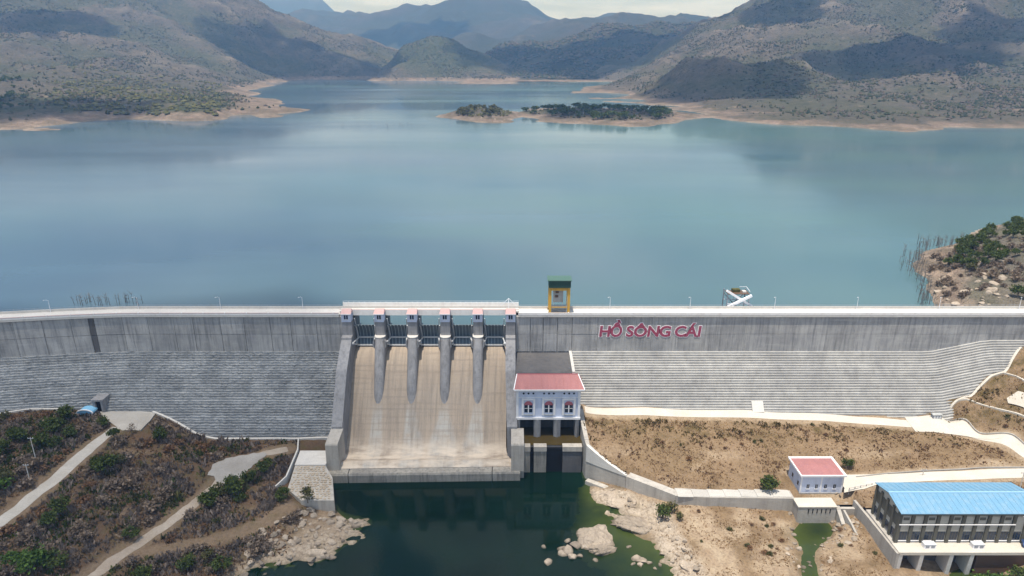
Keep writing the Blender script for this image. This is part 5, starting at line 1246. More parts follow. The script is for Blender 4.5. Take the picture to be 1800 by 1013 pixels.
rfp = slab_roof(SY0 - 1.2, 21.3, 196.4, 23.3, 'roof'); rfb = slab_roof(SY1 + 1.0, 21.3, 196.4, 23.3, 'roof')
MB().box(SX0 - 0.75, SX1 + 0.95, 196.15, 196.65, 23.5, 23.72).build('ridge_cap', M['blue_ridge'], st)
for x in np.arange(SX0, SX1, 1.9):
    MB().bar((x, SY0 - 1.2, 21.56), (x, 196.1, 23.54), 0.09, 0.04).build('roof_seam', M['blue_roof'], rfp)
    MB().bar((x, SY1 + 1.0, 21.56), (x, 196.7, 23.54), 0.09, 0.04).build('roof_seam', M['blue_roof'], rfb)
MB().box(SX0 - 0.5, SX1 + 0.5, SY0 - 0.9, SY0 - 0.5, 20.6, 21.25).build('gutter', M['olive'], st)
nb = 11; bw = (SX1 - SX0) / nb
for i in range(nb + 1):
    x = SX0 + i * bw
    MB().box(x - 0.55, x + 0.55, SY0 - 0.55, SY0 - 0.004, 9.4, 21.1).build('column', M['olive'], st)
for i in range(nb):
    x = SX0 + (i + 0.5) * bw
    w = MB().box(x - 1.35, x + 1.35, SY0 - 0.10, SY0 - 0.003, 10.2, 13.6).build('window', M['glass'], st)
    for k in (-0.45, 0.45): MB().box(x + k - 0.05, x + k + 0.05, SY0 - 0.16, SY0 - 0.101, 10.2, 13.6).build('mullion', M['olive'], w)
    MB().box(x - 1.45, x + 1.45, SY0 - 0.3, SY0 - 0.003, 9.85, 10.15).build('sill', M['white_trim'], w)
    MB().box(x - 1.45, x + 1.45, SY0 - 0.12, SY0 - 0.003, 15.2, 19.6).build('panel', M['panel_beige'], st)
    if i % 2 == 0: MB().box(x - 1.0, x + 1.0, SY0 - 0.18, SY0 - 0.122, 18.2, 19.3).build('louver', M['olive'], st)
MB().box(SX0 - 0.2, SX1 - 8, SY0 - 0.75, SY0 - 0.56, 16.6, 16.9).build('pipe', M['white_trim'], st)
MB().box(SX0 + 40, SX0 + 42, SY0 - 0.75, SY0 - 0.56, 19.9, 20.3).build('sign_plate', M['white_trim'], st)
for y in (SY0 + 0.3, 192.6, 196.4, 200.2, SY1 - 0.3): MB().box(SX0 - 0.5, SX0 - 0.004, y - 0.5, y + 0.5, 9.0, 21.0).build('column', M['olive'], st)
for y in (190.9, 194.5, 198.3, 202.0):
    MB().box(SX0 - 0.1, SX0 - 0.003, y - 1.2, y + 1.2, 10.2, 13.4).build('window', M['glass'], st)
    MB().box(SX0 - 0.12, SX0 - 0.003, y - 1.2, y + 1.2, 15.2, 19.6).build('panel', M['olive'], st)  # olive instead of the front's beige: this end's shade is in the colour
MB().box(127.3, 182, 183.6, 188.2, 8.3, 9.38).build('deck', M['road_sun'], st)
MB().box(127.3, 178, 188.21, 206, 8.3, 9.37).build('floor_slab', M['wall_conc'], st)
MB().box(127.4, 178, 189.6, 191, -3, 8.29).build('rear_wall', M['dark_conc'], st)  # dark colour stands in for the shade between the draft piers
for x in (128.2, 135.2, 145.0, 151.8): MB().prism_x([(184.2, -3), (189.59, -3), (189.59, 8.29), (183.7, 8.29)], x - 0.65, x + 0.65).build('draft_pier', M['pale'], st)
MB().box(154, 182, 184.6, 189.5, -3, 8.29).build('plinth_wall', M['brown_steel'], st)
tag(poly_wall('channel_wall', [(126.6, 183.6, 9.0), (126.6, 192, 8.8), (126.4, 203, 8.6), (126.2, 212.8, 8.4)], 0.9, -3, M['wall_conc'], -1), 'concrete wall running back beside the left end of the blue-roofed station', 'wall')
tag(poly_wall('channel_wall', [(121.6, 197, 3.0), (121.4, 203, 5.0), (121.2, 209.5, 6.5)], 0.7, -3, M['wall_conc'], -1), 'short sloping concrete wall between the green pond and the blue-roofed station', 'wall')
for i, (x, lb) in enumerate(((138.4, 'white equipment cabinet on the deck in front of the blue-roofed station, nearer its corner'), (154.5, 'white equipment cabinet in mid-deck of the blue-roofed station'))):
    t = thing('equipment_cabinet', lb, 'cabinet', (x, 186.2, 9.38))
    MB().box(x - 1.9, x + 1.9, 185.4, 187.2, 9.384, 10.9).build('body', M['white_steel'], t)
    MB().box(x - 2.0, x + 2.0, 185.3, 187.3, 10.904, 11.05).build('lid', M['steel_light'], t)
    for k in (-0.9, 0.9): MB().box(x + k - 0.6, x + k + 0.6, 185.33, 185.39, 9.7, 10.6).build('grille', M['grey_steel'], t)
fe = thing('fence', 'low grey post and rail fence between the pink-roofed house and blue-roofed station', 'fence', (125, 214, 9))
fp = [at_z(px, py, 9.0) for px, py in ((1492, 864), (1502, 862), (1512, 860), (1522, 858), (1532, 856))]
for p_ in fp: MB().box(p_[0] - 0.1, p_[0] + 0.1, p_[1] - 0.1, p_[1] + 0.1, 7.5, 10.6).build('post', M['grey_steel'], fe)
for h in (9.7, 10.4):
    for a, b in zip(fp[:-1], fp[1:]): MB().bar((a[0], a[1], h), (b[0], b[1], h), 0.09).build('rail', M['grey_steel'], fe)
def car(px, py, z, rz, label, mat):
    q = at_z(px, py, z)
    t = thing('car', label, 'car', (0, 0, 0))
    body = [(-2.2, 0.35), (2.2, 0.35), (2.25, 0.8), (1.3, 0.95), (0.7, 1.5), (-1.3, 1.52), (-2.1, 1.0), (-2.25, 0.7)]
    MB().prism_y(body, -0.85, 0.85).build('body', mat, t)
    MB().prism_y([(0.62, 1.42), (1.2, 0.98), (-1.9, 1.0), (-1.25, 1.44)][::-1], -0.87, 0.87).build('windows', M['glass'], t)
    for x in (-1.4, 1.4):
        for y in (-0.86, 0.86): MB().tube([(x, y - 0.1, 0.34), (x, y + 0.1, 0.34)], 0.34, 10).build('wheel', M['tyre'], t)
    t.location = (q[0], q[1], z); t.rotation_euler = (0, 0, rz)
car(1799, 957, 9.385, R(70), 'dark blue car parked on the station deck at the right edge', M['car_paint'])

# ================================================================== rocks
def ico(sub):
    bm = bmesh.new(); bmesh.ops.create_icosphere(bm, subdivisions=sub, radius=1.0)
    v = np.array([p.co[:] for p in bm.verts]); f = [tuple(q.index for q in fc.verts) for fc in bm.faces]; bm.free(); return v, f
ICO2, ICO3, ICO5 = ico(2), ico(3), ico(5)
def rock_shape(seed, base, rough=0.25, cuts=7):
    r = np.random.default_rng(seed); v = base[0].copy()
    for _ in range(cuts):                             # chop facets
        n = r.normal(size=3); n /= np.linalg.norm(n); d = r.uniform(0.42, 0.8)
        s = v @ n; v = v - np.where(s > d, (s - d) * 0.92, 0)[:, None] * n
    k = 2.1
    nz = fbm(v[:, 0] * k + seed, v[:, 1] * k + v[:, 2] * 1.7, 4, seed) + fbm(v[:, 2] * k, v[:, 0] * k - v[:, 1], 3, seed + 3)
    return v * (1 + rough * nz)[:, None], base[1]
ROCKS = []
for s in range(9):
    v, f = rock_shape(50 + s, ICO3, 0.07, 16)
    me = make_mesh('boulder', v, f); me.materials.append(M['rock']); ROCKS.append(me)
def boulder(x, y, z, s, label, group, seed, cat='boulder'):
    o = bpy.data.objects.new(cat, ROCKS[seed % len(ROCKS)]); COL.objects.link(o)
    r = np.random.default_rng(seed)
    o.location = (x, y, z); o.rotation_euler = (r.uniform(-0.3, 0.3), r.uniform(-0.3, 0.3), r.uniform(0, 6.28))
    o.scale = (s * r.uniform(0.85, 1.4), s * r.uniform(0.8, 1.2), s * r.uniform(0.5, 0.8))
    return tag(o, label, cat, group)
def big_rock(px, py, z, rx, ry, rz, seed, label, rot=0.0, cuts=20):
    q = at_z(px, py, z); v, f = rock_shape(seed, ICO5, 0.13, cuts)
    r = ridged(v[:, 0] * 2.2, v[:, 1] * 2.2 + v[:, 2], 4, seed)
    v = v * (1 + 0.16 * (r - 0.6) + 0.05 * fbm(v[:, 0] * 9, v[:, 1] * 9 + v[:, 2] * 5, 3, seed))[:, None] * np.array([rx, ry, rz]) * 1.25
    c, s = math.cos(rot), math.sin(rot)
    v = np.stack([v[:, 0] * c - v[:, 1] * s + q[0], v[:, 0] * s + v[:, 1] * c + q[1], v[:, 2] + z], 1)
    return tag(link_mesh('rock_outcrop', v.tolist(), f, M['rock'], smooth=False), label, 'rock')
big_rock(1040, 948, -0.4, 8.2, 8.6, 5.6, 11, 'tall rounded pale granite outcrop standing at the right edge of the dark river', 0.4)
big_rock(1062, 968, -0.8, 5.5, 4.0, 3.0, 12, 'lower shoulder rock in front of the tall granite outcrop in the river', 0.2)
big_rock(1122, 926, -0.3, 10.2, 6.6, 3.6, 13, 'broad flat pale granite slab beside the tall outcrop on the right bank', -0.25)
big_rock(1090, 884, 0.2, 7.0, 4.6, 2.6, 14, 'long sloping pale rock ledge below the tall wing wall', -0.6)
big_rock(1060, 872, 0.0, 4.6, 3.4, 2.2, 15, 'pale rock at the water edge under the foot of the wing wall', 0.3)
big_rock(1185, 968, 0.0, 7.0, 4.4, 2.0, 16, 'sunlit rock shelf along the bottom of the right bank near the dirt track', -0.9)
big_rock(1212, 1004, 0.0, 6.0, 4.0, 1.8, 17, 'cracked pale rock shelf at the bottom edge below the dirt track', -0.9)
big_rock(590, 942, -0.6, 7.5, 3.6, 2.2, 18, 'long pale rock reaching into the river below the stone apron', 0.35)
big_rock(625, 926, -0.7, 4.6, 2.6, 1.9, 19, 'outermost pale rock point on the left bank below the spillway', 0.3)
big_rock(545, 975, -0.5, 6.0, 3.2, 1.7, 20, 'low flat rock on the left waterline near the bottom of the river', 0.2)
for i, (px, py, s, lb) in enumerate([(1000, 968, 2.0, 'rounded'), (1012, 958, 1.7, 'pale'), (992, 975, 1.7, 'dark-footed'), (1008, 979, 1.6, 'squat'), (998, 952, 1.2, 'small'), (1020, 978, 1.1, 'little'), (988, 965, 1.3, 'split')]):
    q = at_z(px, py, 0); boulder(q[0], q[1], 0.1, s * 1.25, 'pale boulder in the tight cluster left of the tall river outcrop', 'boulders in the river cluster', 300 + i)
for i, (px, py, s, lb) in enumerate([(966, 987, 1.7, 'lone pale boulder standing in dark water left of the river boulder cluster'), (955, 962, 0.8, 'tiny lone boulder farther out in the dark river'), (1105, 962, 0.9, 'small lone boulder in the shallow green water behind the islet'), (1046, 985, 1.0, 'small pale stone in the water just below the tall outcrop')]):
    q = at_z(px, py, 0); boulder(q[0], q[1], 0.0, s * 1.2, lb, None, 320 + i)
for i, (px, py, s) in enumerate([(1118, 982, 1.6), (1130, 986, 2.1), (1142, 990, 1.4), (1125, 994, 1.6), (1160, 994, 1.1), (1112, 992, 1.0), (1152, 1000, 1.0)]):
    q = at_z(px, py, 0); boulder(q[0], q[1], 0.0, s, 'pale boulder in the shallow green water off the right bank track', 'boulders in the green shallows', 340 + i)
r3 = np.random.default_rng(77)
def rubble(n, poly_px, zref, smin, smax, label, group, seed0, zlo=-0.5, zhi=4.5, cat='boulder'):
    poly = [tuple(at_z(px, py, zref)[:2]) for px, py in poly_px]; P = np.array(poly); k = 0; tries = 0
    while k < n and tries < n * 60:
        tries += 1
        x = r3.uniform(P[:, 0].min(), P[:, 0].max()); y = r3.uniform(P[:, 1].min(), P[:, 1].max())
        if not in_poly(np.array([x]), np.array([y]), poly)[0]: continue
        z = gz(x, y)
        if z < zlo or z > zhi: continue
        s = smin + (smax - smin) * r3.uniform(0, 1) ** 2.2
        boulder(x, y, z + 0.1 * s, s, label, group, seed0 + k, cat); k += 1
rubble(190, [(405, 1015), (440, 965), (470, 935), (520, 905), (560, 900), (600, 905), (652, 912), (640, 940), (590, 975), (520, 995), (460, 1012)], 1.0, 0.35, 2.0, 'pale angular boulder in the rubble on the left bank below the apron', 'boulders on the left bank', 400)
rubble(60, [(1040, 855), (1075, 862), (1170, 905), (1240, 1013), (1180, 1013), (1150, 940), (1060, 890)], 1.0, 0.4, 1.5, 'weathered rock on the right bank ledges under the wing wall', 'rocks on the right bank ledges', 600, cat='rock')
rubble(70, [(1385, 905), (1470, 915), (1480, 950), (1450, 1013), (1395, 1013), (1380, 960)], 0.8, 0.35, 1.2, 'stone along the little creek below the green pond', 'stones along the creek', 700, -0.6, 2.5, 'stone')
rubble(35, [(1460, 880), (1500, 890), (1520, 950), (1480, 960), (1460, 930)], 3.0, 0.5, 1.4, 'riprap stone beside the pond under the station fence', 'riprap beside the pond', 800, 0, 8, 'stone')
for k in range(75):                                   # boulders on the headland upstream
    px = r3.uniform(1645, 1765); py = 547 - r3.uniform(0, 1) ** 1.3 * 70
    q = at_z(px, py, LAKE_Z + 4); z = float(H_HEAD(np.array([q[0]]), np.array([q[1]]))[0])
    if z < LAKE_Z - 0.5 or q[1] < 290: continue
    boulder(q[0], q[1], z, 0.6 + 2.9 * r3.uniform(0, 1) ** 2, 'pale boulder on the rocky headland behind the right end of the crest', 'boulders on the headland', 900 + k, 'rock')

# ================================================================== vegetation
def leaves(n, rx, rz, z0, leaf, clumps, seed, up=0.0):
    r = np.random.default_rng(seed)
    c = r.normal(size=(clumps, 3)); c /= np.linalg.norm(c, axis=1)[:, None]; c *= (r.uniform(0.35, 0.92, clumps) ** 0.6)[:, None]
    c[:, 2] = np.abs(c[:, 2]) * 1.15 - 0.25
    w = r.dirichlet(np.ones(clumps) * 2.0); idx = r.choice(clumps, n, p=w)
    p = c[idx] + r.normal(0, 0.22, (n, 3)); p = p * [rx, rx * r.uniform(0.8, 1.1), rz] + [0, 0, z0 + rz * 0.35]
    a = r.normal(size=(n, 3)); a /= np.linalg.norm(a, axis=1)[:, None]; b = np.cross(a, r.normal(size=(n, 3))); b /= np.linalg.norm(b, axis=1)[:, None]
    s = leaf * r.uniform(0.6, 1.4, n)[:, None]
    v = np.stack([p - a * s, p + b * s * 0.7, p + a * s, p - b * s * 0.7], 1).reshape(-1, 3)
    return v, (np.arange(n * 4).reshape(-1, 4)).tolist(), c * [rx, rx, rz] + [0, 0, z0 + rz * 0.35]
def tree_proto(seed, h, rx, mat, n=640, leaf=0.34, clumps=20):
    rz = h * 0.42; z0 = h * 0.42
    v, f, c = leaves(n, rx, rz, z0, leaf, clumps, seed)
    crown = make_mesh('crown', v, f); crown.materials.append(mat)
    mb = MB(); r = np.random.default_rng(seed + 5)
    mb.tube([(0, 0, -0.6), (r.normal(0, .1), r.normal(0, .1), h * 0.3), (r.normal(0, .2), r.normal(0, .2), h * 0.62)], [h * 0.035, h * 0.028, h * 0.014], 6)
    for k in range(min(7, len(c))):
        e = c[k]; mb.tube([(0, 0, h * r.uniform(0.22, 0.42)), (e[0] * .5, e[1] * .5, e[2] * .62 + h * .1), tuple(e)], [h * .017, h * .011, h * .005], 5)
    trunk = make_mesh('trunk', mb.v, mb.f); trunk.materials.append(M['bark'])
    return trunk, crown
def shrub_proto(seed, h, rx, mat, n=170, leaf=0.28):
    r = np.random.default_rng(seed); v = []; f = []
    for k in range(60):                               # bare stems
        a = r.uniform(0, 6.28); t = r.uniform(0.1, 1.0); e = np.array([math.cos(a) * rx * t, math.sin(a) * rx * t, h * (1.05 - 0.6 * t * t) * r.uniform(0.7, 1.05)])
        b0 = np.array([r.normal(0, .15), r.normal(0, .15), -0.2]); s = np.array([-math.sin(a), math.cos(a), 0]) * 0.05
        o = len(v); m = (b0 + e) / 2 + [0, 0, 0.12 * h]
        v += [b0 - s, b0 + s, m + s, m - s, e]; f += [(o, o + 1, o + 2, o + 3), (o + 3, o + 2, o + 4)]
    lv, lf, _ = leaves(n, rx * 0.95, h * 0.55, h * 0.12, leaf, 16, seed + 1)
    o = len(v); v += list(lv); f += [tuple(i + o for i in q) for q in lf]
    me = make_mesh('shrub', v, f); me.materials.append(mat); return me
M['twig_grey'] = foliage('grey_twigs', (0.13, 0.10, 0.08), (0.27, 0.215, 0.175), (0.22, 0.18, 0.155))
M['leaf_dryolive'] = foliage('dry_olive_weeds', (0.13, 0.095, 0.04), (0.21, 0.16, 0.075), (0.2, 0.13, 0.06))
T_GREEN = [tree_proto(10 + i, 5.2, 2.5, M['leaf_green']) for i in range(3)]
T_BRIGHT = [tree_proto(20 + i, 4.6, 2.6, M['leaf_bright']) for i in range(2)]
T_OLIVE = [tree_proto(30 + i, 4.4, 2.3, M['leaf_olive'], 340) for i in range(3)]
T_GREY = tree_proto(37, 4.8, 2.2, M['twig_dry'], 200, 0.22)
T_FAR = [tree_proto(40 + i, 5.0, 2.9, M['leaf_green'], 200, 0.6, 12) for i in range(3)]
T_FARO = [tree_proto(50 + i, 4.6, 2.8, M['leaf_olive'], 200, 0.6, 12) for i in range(3)]
S_DRY = [shrub_proto(60 + i, 2.4, 1.7, M['twig_dry']) for i in range(4)]
S_BROWN = [shrub_proto(70 + i, 1.9, 1.6, M['twig_brown']) for i in range(4)]
S_GREEN = [shrub_proto(80 + i, 2.1, 1.6, M['leaf_olive'], 220) for i in range(3)]
def plant_tree(x, y, z, s, proto, label, group, name='tree', cat='tree', rz=None):
    t = thing(name, label, cat, (x, y, z), group)
    t.rotation_euler = (0, 0, random.uniform(0, 6.28) if rz is None else rz); t.scale = (s * random.uniform(0.9, 1.15), s * random.uniform(0.9, 1.15), s)
    for nm, me in zip(('trunk', 'crown'), proto):
        o = bpy.data.objects.new(nm, me); COL.objects.link(o); o.parent = t
    return t
def plant_shrub(x, y, z, s, me, label, group, name='shrub', cat='shrub'):
    o = bpy.data.objects.new(name, me); COL.objects.link(o); o.location = (x, y, z)
    o.rotation_euler = (0, 0, random.uniform(0, 6.28)); o.scale = (s * random.uniform(0.85, 1.2), s * random.uniform(0.85, 1.2), s)
    return tag(o, label, cat, group)
# single trees one can point to on the left bank
for px, py, z, s, pr, lb in [
    (190, 835, 12.5, 1.5, T_GREEN[0], 'broad dark green tree right beside the pale lane on the left bank'),
    (172, 826, 13.0, 1.1, T_GREEN[1], 'smaller dark green tree between the lane and the broad tree'),
    (212, 822, 12.0, 1.0, T_OLIVE[0], 'olive green tree uphill of the broad dark tree by the lane'),
    (232, 764, 15.6, 1.0, T_GREY, 'thin greyish leafless tree at the lower corner of the paved square'),
    (60, 1005, 9.0, 1.75, T_BRIGHT[0], 'large bright green tree in the bottom left corner'),
    (25, 1000, 9.1, 1.2, T_BRIGHT[1], 'bright green tree at the left edge beside the large bright one'),
    (95, 998, 8.8, 1.2, T_GREEN[2], 'dark green tree right of the large bright tree in the corner'),
    (5, 860, 15.2, 1.3, T_BRIGHT[1], 'green tree cut by the left edge below the lane hillside'),
    (110, 905, 11.0, 1.35, T_GREEN[1], 'dark green tree alone in the scrub below the lane'),
    (90, 925, 10.8, 1.1, T_GREEN[0], 'dark tree just downhill of the lone scrub tree'),
    (230, 940, 8.6, 0.9, T_GREEN[2], 'small green tree above the dirt path on the left bank'),
    (385, 868, 7.2, 1.35, T_OLIVE[2], 'pale green tree beside the grey gravel clearing'),
    (412, 872, 7.0, 1.5, T_GREEN[0], 'dark green tree below the gravel clearing, left of three'),
    (440, 848, 7.0, 1.2, T_GREEN[1], 'dark green tree right of the gravel clearing'),
    (498, 880, 5.6, 1.0, T_GREEN[2], 'dark green tree beside the left edge of the stone apron'),
    (362, 882, 6.9, 0.9, T_GREEN[2], 'small dark tree where the dirt path reaches the clearing'),
    (541, 882, 6.9, 1.2, T_OLIVE[0], 'round green shrub tree growing on the stone apron'),
    (330, 1000, 4.0, 1.0, T_GREEN[1], 'dark green tree below the side path near the bottom'),
    (390, 1000, 3.2, 1.1, T_GREEN[2], 'dark green tree on the bank just above the left waterline'),
    (365, 985, 4.2, 0.9, T_OLIVE[0], 'olive tree between the side path and the waterline'),
    (1350, 862, 7.6, 1.35, T_GREEN[0], 'round dark green bush on the walkway left of the pink-roofed house'),
    (1490, 822, 10.0, 0.85, T_GREEN[1], 'small green bush behind the right corner of the pink-roofed house'),
    (1165, 908, 3.2, 1.1, T_GREEN[2], 'green tree on the bank below the bend of the retaining wall'),
    (1182, 898, 3.6, 0.9, T_OLIVE[1], 'olive bush at the foot of the retaining wall bend'),
    (1195, 912, 3.4, 0.7, T_OLIVE[2], 'low olive bush between the wall bend and the dirt track'),
    (1780, 1008, 7.5, 1.7, T_BRIGHT[0], 'large bright green tree in the bottom right corner by the station'),
    (1745, 1004, 7.0, 1.4, T_BRIGHT[1], 'bright green tree beside the station plinth wall'),
    (1798, 990, 8.5, 1.2, T_GREEN[0], 'darker green tree at the right edge below the station deck')]:
    q = at_z(px, py, z); g = gz(q[0], q[1])
    if 'on the stone apron' in lb: g = 7.0
    plant_tree(q[0], q[1], g, s, pr, lb, None)
# trees and shrubs nobody could tell apart
NOGO = [[(-90, 256), (-64, 256), (-64, 214), (-88, 214)], [(104, 231), (127, 231), (127, 209), (104, 209)], [(126, 207), (184, 207), (184, 182), (126, 182)]]
sheets_px = [[(160, 718), (280, 718), (262, 765), (205, 765)], [(360, 850), (365, 815), (420, 800), (475, 792), (450, 825), (420, 848)]]
NOGO += [[tuple(at_z(px, py, 16.8 if i == 0 else 7.5)[:2]) for px, py in s] for i, s in enumerate(sheets_px)]
def free(x, y, m=0.0):
    ok = road_mask(x, y, m) < 0.3
    for q in NOGO: ok &= ~in_poly(x, y, q)
    yd = 280 - 0.8 * (38 - ground_smooth(x, y)[0]) + bend(x)
    return ok & (y < yd - 1.5)
def spots(n, x0, x1, y0, y1, zmin, dens, seed, margin=0.6):
    r = np.random.default_rng(seed); x = r.uniform(x0, x1, n); y = r.uniform(y0, y1, n)
    ok = (np.abs(x) < 0.79 * (y * .945 + 50) ) & free(x, y, margin)
    x, y = x[ok], y[ok]; z = ground_z(x, y); ok = (z > zmin) & (r.uniform(0, 1, len(x)) < dens(x, y))
    return x[ok], y[ok], z[ok]
x, y, z = spots(520, -235, -78, 168, 266, 1.6, lambda x, y: np.clip(0.55 + 1.1 * fbm(x / 22, y / 22, 3, 90), 0, 1), 5)
for i in range(min(len(x), 190)):
    dryness = fbm(np.array([x[i] / 30]), np.array([y[i] / 30]), 3, 95)[0]
    if dryness > -0.02: plant_shrub(x[i], y[i], z[i], random.uniform(0.8, 1.9), random.choice(S_DRY), 'leafless grey-brown shrub in the thicket on the shaded left bank', 'leafless shrubs on the left bank')
    else: plant_shrub(x[i], y[i], z[i], random.uniform(0.8, 1.7), random.choice(S_BROWN), 'low rust-brown shrub in the scrub on the shaded left bank', 'brown shrubs on the left bank')
x, y, z = spots(220, -235, -82, 168, 266, 3.0, lambda x, y: sstep(0.0, 0.4, fbm(x / 26, y / 26, 3, 97) + 0.35 * sstep(-150, -190, x)), 6)
for i in range(min(len(x), 62)):
    plant_tree(x[i], y[i], z[i], random.uniform(0.65, 1.4), random.choice(T_GREEN + T_OLIVE), 'small dark green tree among the scrub of the left bank', 'small trees on the left bank')
x, y, z = spots(260, 32, 215, 205, 262, 2.0, lambda x, y: sstep(-0.05, 0.4, fbm(x / 20, y / 9, 3, 99)) * sstep(225, 250, y), 7)
for i in range(min(len(x), 55)):
    plant_shrub(x[i], y[i], z[i], random.uniform(0.4, 0.8), random.choice(S_BROWN + S_GREEN[:1]), 'low dry shrub in the straw-coloured slope below the right dam wing', 'dry shrubs on the right slope')
x, y, z = spots(160, 60, 130, 165, 214, 0.8, lambda x, y: sstep(-0.1, 0.4, fbm(x / 10, y / 10, 3, 103)), 8)
for i in range(min(len(x), 34)):
    plant_shrub(x[i], y[i], z[i], random.uniform(0.35, 0.7), random.choice(S_GREEN + S_BROWN), 'small weedy shrub on the stony flat below the retaining wall', 'weeds on the stony flat')
# grass and undergrowth: uncountable
def tuft_mass(name, label, x, y, z, h, w, mat, cat, per=4, seed=0):
    r = np.random.default_rng(seed); n = len(x); k = n * per
    X = np.repeat(x, per) + r.normal(0, w * 0.5, k); Y = np.repeat(y, per) + r.normal(0, w * 0.5, k); Zb = np.repeat(z, per)
    a = r.uniform(0, 6.28, k); hh = np.repeat(h * r.uniform(0.5, 1.5, n), per) * r.uniform(0.6, 1.2, k); ww = w * r.uniform(0.25, 0.6, k)
    ex, ey = np.cos(a) * ww, np.sin(a) * ww; lx, ly = r.normal(0, 0.35, k) * hh, r.normal(0, 0.35, k) * hh
    v = np.stack([np.stack([X - ex, Y - ey, Zb - 0.15], 1), np.stack([X + ex, Y + ey, Zb - 0.15], 1), np.stack([X + lx + ex * .6, Y + ly + ey * .6, Zb + hh * .8], 1), np.stack([X + lx - ex * .3, Y + ly - ey * .3, Zb + hh], 1)], 1).reshape(-1, 3)
    o = link_mesh(name, v.tolist(), np.arange(k * 4).reshape(-1, 4).tolist(), mat)
    return tag(o, label, cat, kind='stuff')
x, y, z = spots(26000, 30, 235, 200, 268, 1.5, lambda x, y: np.clip(0.35 + 0.9 * fbm(x / 14, y / 9, 4, 111), 0.05, 1) * np.where(in_poly(x, y, UPPER), 1, 0.2), 9, 0.2)
tuft_mass('dry_grass', 'straw-coloured dry grass over the slope below the right dam wing', x, y, z, 0.4, 0.5, M['straw'], 'grass', 3, 1)
x, y, z = spots(9000, 30, 235, 236, 268, 1.5, lambda x, y: sstep(-0.05, 0.45, fbm(x / 10, y / 6, 4, 131)) * sstep(238, 256, y) * in_poly(x, y, UPPER), 29, 0.3)
tuft_mass('dry_grass', 'olive brown weeds along the top of the right slope under the concrete lane', x, y, z, 0.75, 0.8, M['leaf_dryolive'], 'grass', 4, 7)
x, y, z = spots(9000, 30, 235, 205, 262, 1.5, lambda x, y: sstep(0.0, 0.45, fbm(x / 9, y / 6, 4, 133)) * in_poly(x, y, UPPER), 31, 0.3)
tuft_mass('dry_grass', 'rust brown weeds in patches over the slope below the right dam wing', x, y, z, 0.55, 0.7, M['twig_brown'], 'grass', 4, 8)
x, y, z = spots(15000, 55, 132, 160, 216, 0.5, lambda x, y: np.clip(0.15 + 0.9 * fbm(x / 8, y / 8, 4, 115), 0.0, 1) * (1 - in_poly(x, y, UPPER)), 19, 0.2)
tuft_mass('dry_grass', 'pale dry grass and weeds on the stony flat right of the river', x, y, z, 0.35, 0.45, M['straw'], 'grass', 3, 2)
x, y, z = spots(16000, -240, -78, 165, 268, 1.0, lambda x, y: np.clip(0.4 + 0.9 * fbm(x / 18, y / 18, 4, 117), 0.05, 1), 10, 0.3)
tuft_mass('undergrowth', 'brown brushwood undergrowth covering the shaded left bank', x, y, z, 0.85, 0.8, M['twig_dry'], 'undergrowth', 4, 3)
x, y, z = spots(13000, -240, -78, 165, 268, 1.0, lambda x, y: np.clip(0.25 + 1.0 * fbm(x / 15, y / 15, 4, 121), 0.0, 1), 11, 0.3)
tuft_mass('undergrowth', 'rust-coloured dry weeds between the shrubs of the left bank', x, y, z, 0.65, 0.7, M['twig_brown'], 'undergrowth', 4, 4)
x, y, z = spots(12000, -240, -78, 165, 268, 1.6, lambda x, y: sstep(0.05, 0.45, fbm(x / 20, y / 20, 4, 123) + 0.3 * sstep(-150, -200, x)), 12, 0.4)
tuft_mass('undergrowth', 'dark green leafy undergrowth patches on the shaded left bank', x, y, z, 1.0, 0.9, M['leaf_green'], 'undergrowth', 5, 5)

x, y, z = spots(5200, -240, -80, 165, 268, 2.0, lambda x, y: sstep(-0.12, 0.3, fbm(x / 17, y / 13, 4, 127)), 14, 0.9)
tuft_mass('undergrowth', 'grey leafless thicket standing between the trees of the left bank', x, y, z, 1.5, 1.1, M['twig_grey'], 'undergrowth', 8, 9)
x, y, z = spots(2600, -240, -80, 165, 268, 2.0, lambda x, y: sstep(0.02, 0.35, fbm(x / 14, y / 11, 4, 129)), 15, 0.9)
tuft_mass('undergrowth', 'olive leafy thicket patches between the shrubs of the left bank', x, y, z, 1.5, 1.1, M['leaf_olive'], 'undergrowth', 9, 10)
# ------------------------------------------------------------------ headland, islets and drowned trees
for k in range(64):
    px = r3.uniform(1672, 1830); py = r3.uniform(392, 470)
    q = at_z(px, py, LAKE_Z + 12)
    z = float(H_HEAD(np.array([q[0]]), np.array([q[1]]))[0])
    if z < LAKE_Z + 4.5 or q[1] < 300: continue
    far = q[1] > 345
    plant_tree(q[0], q[1], z, random.uniform(0.7, 1.25), random.choice(T_GREEN if far else T_OLIVE + [S_GREEN and T_BRIGHT[0]]), 'dark green tree in the wood topping the headland' if far else 'olive bush on the near slope of the headland', 'trees topping the headland' if far else 'bushes on the headland slope')
q = at_z(1790, 517, LAKE_Z + 12); plant_tree(q[0], q[1], float(H_HEAD(np.array([q[0]]), np.array([q[1]]))[0]), 1.2, T_GREEN[1], 'single dark green tree on the bare dirt at the right end of the crest', None)
for k in range(100):
    px = r3.uniform(1640, 1810); py = r3.uniform(440, 520); q = at_z(px, py, LAKE_Z + 7); z = float(H_HEAD(np.array([q[0]]), np.array([q[1]]))[0])
    if z < LAKE_Z + 1.5 or q[1] < 292: continue
    plant_shrub(q[0], q[1], z, random.uniform(0.8, 1.5), random.choice(S_DRY), 'leafless grey shrub among the rocks of the headland', 'leafless shrubs on the headland')
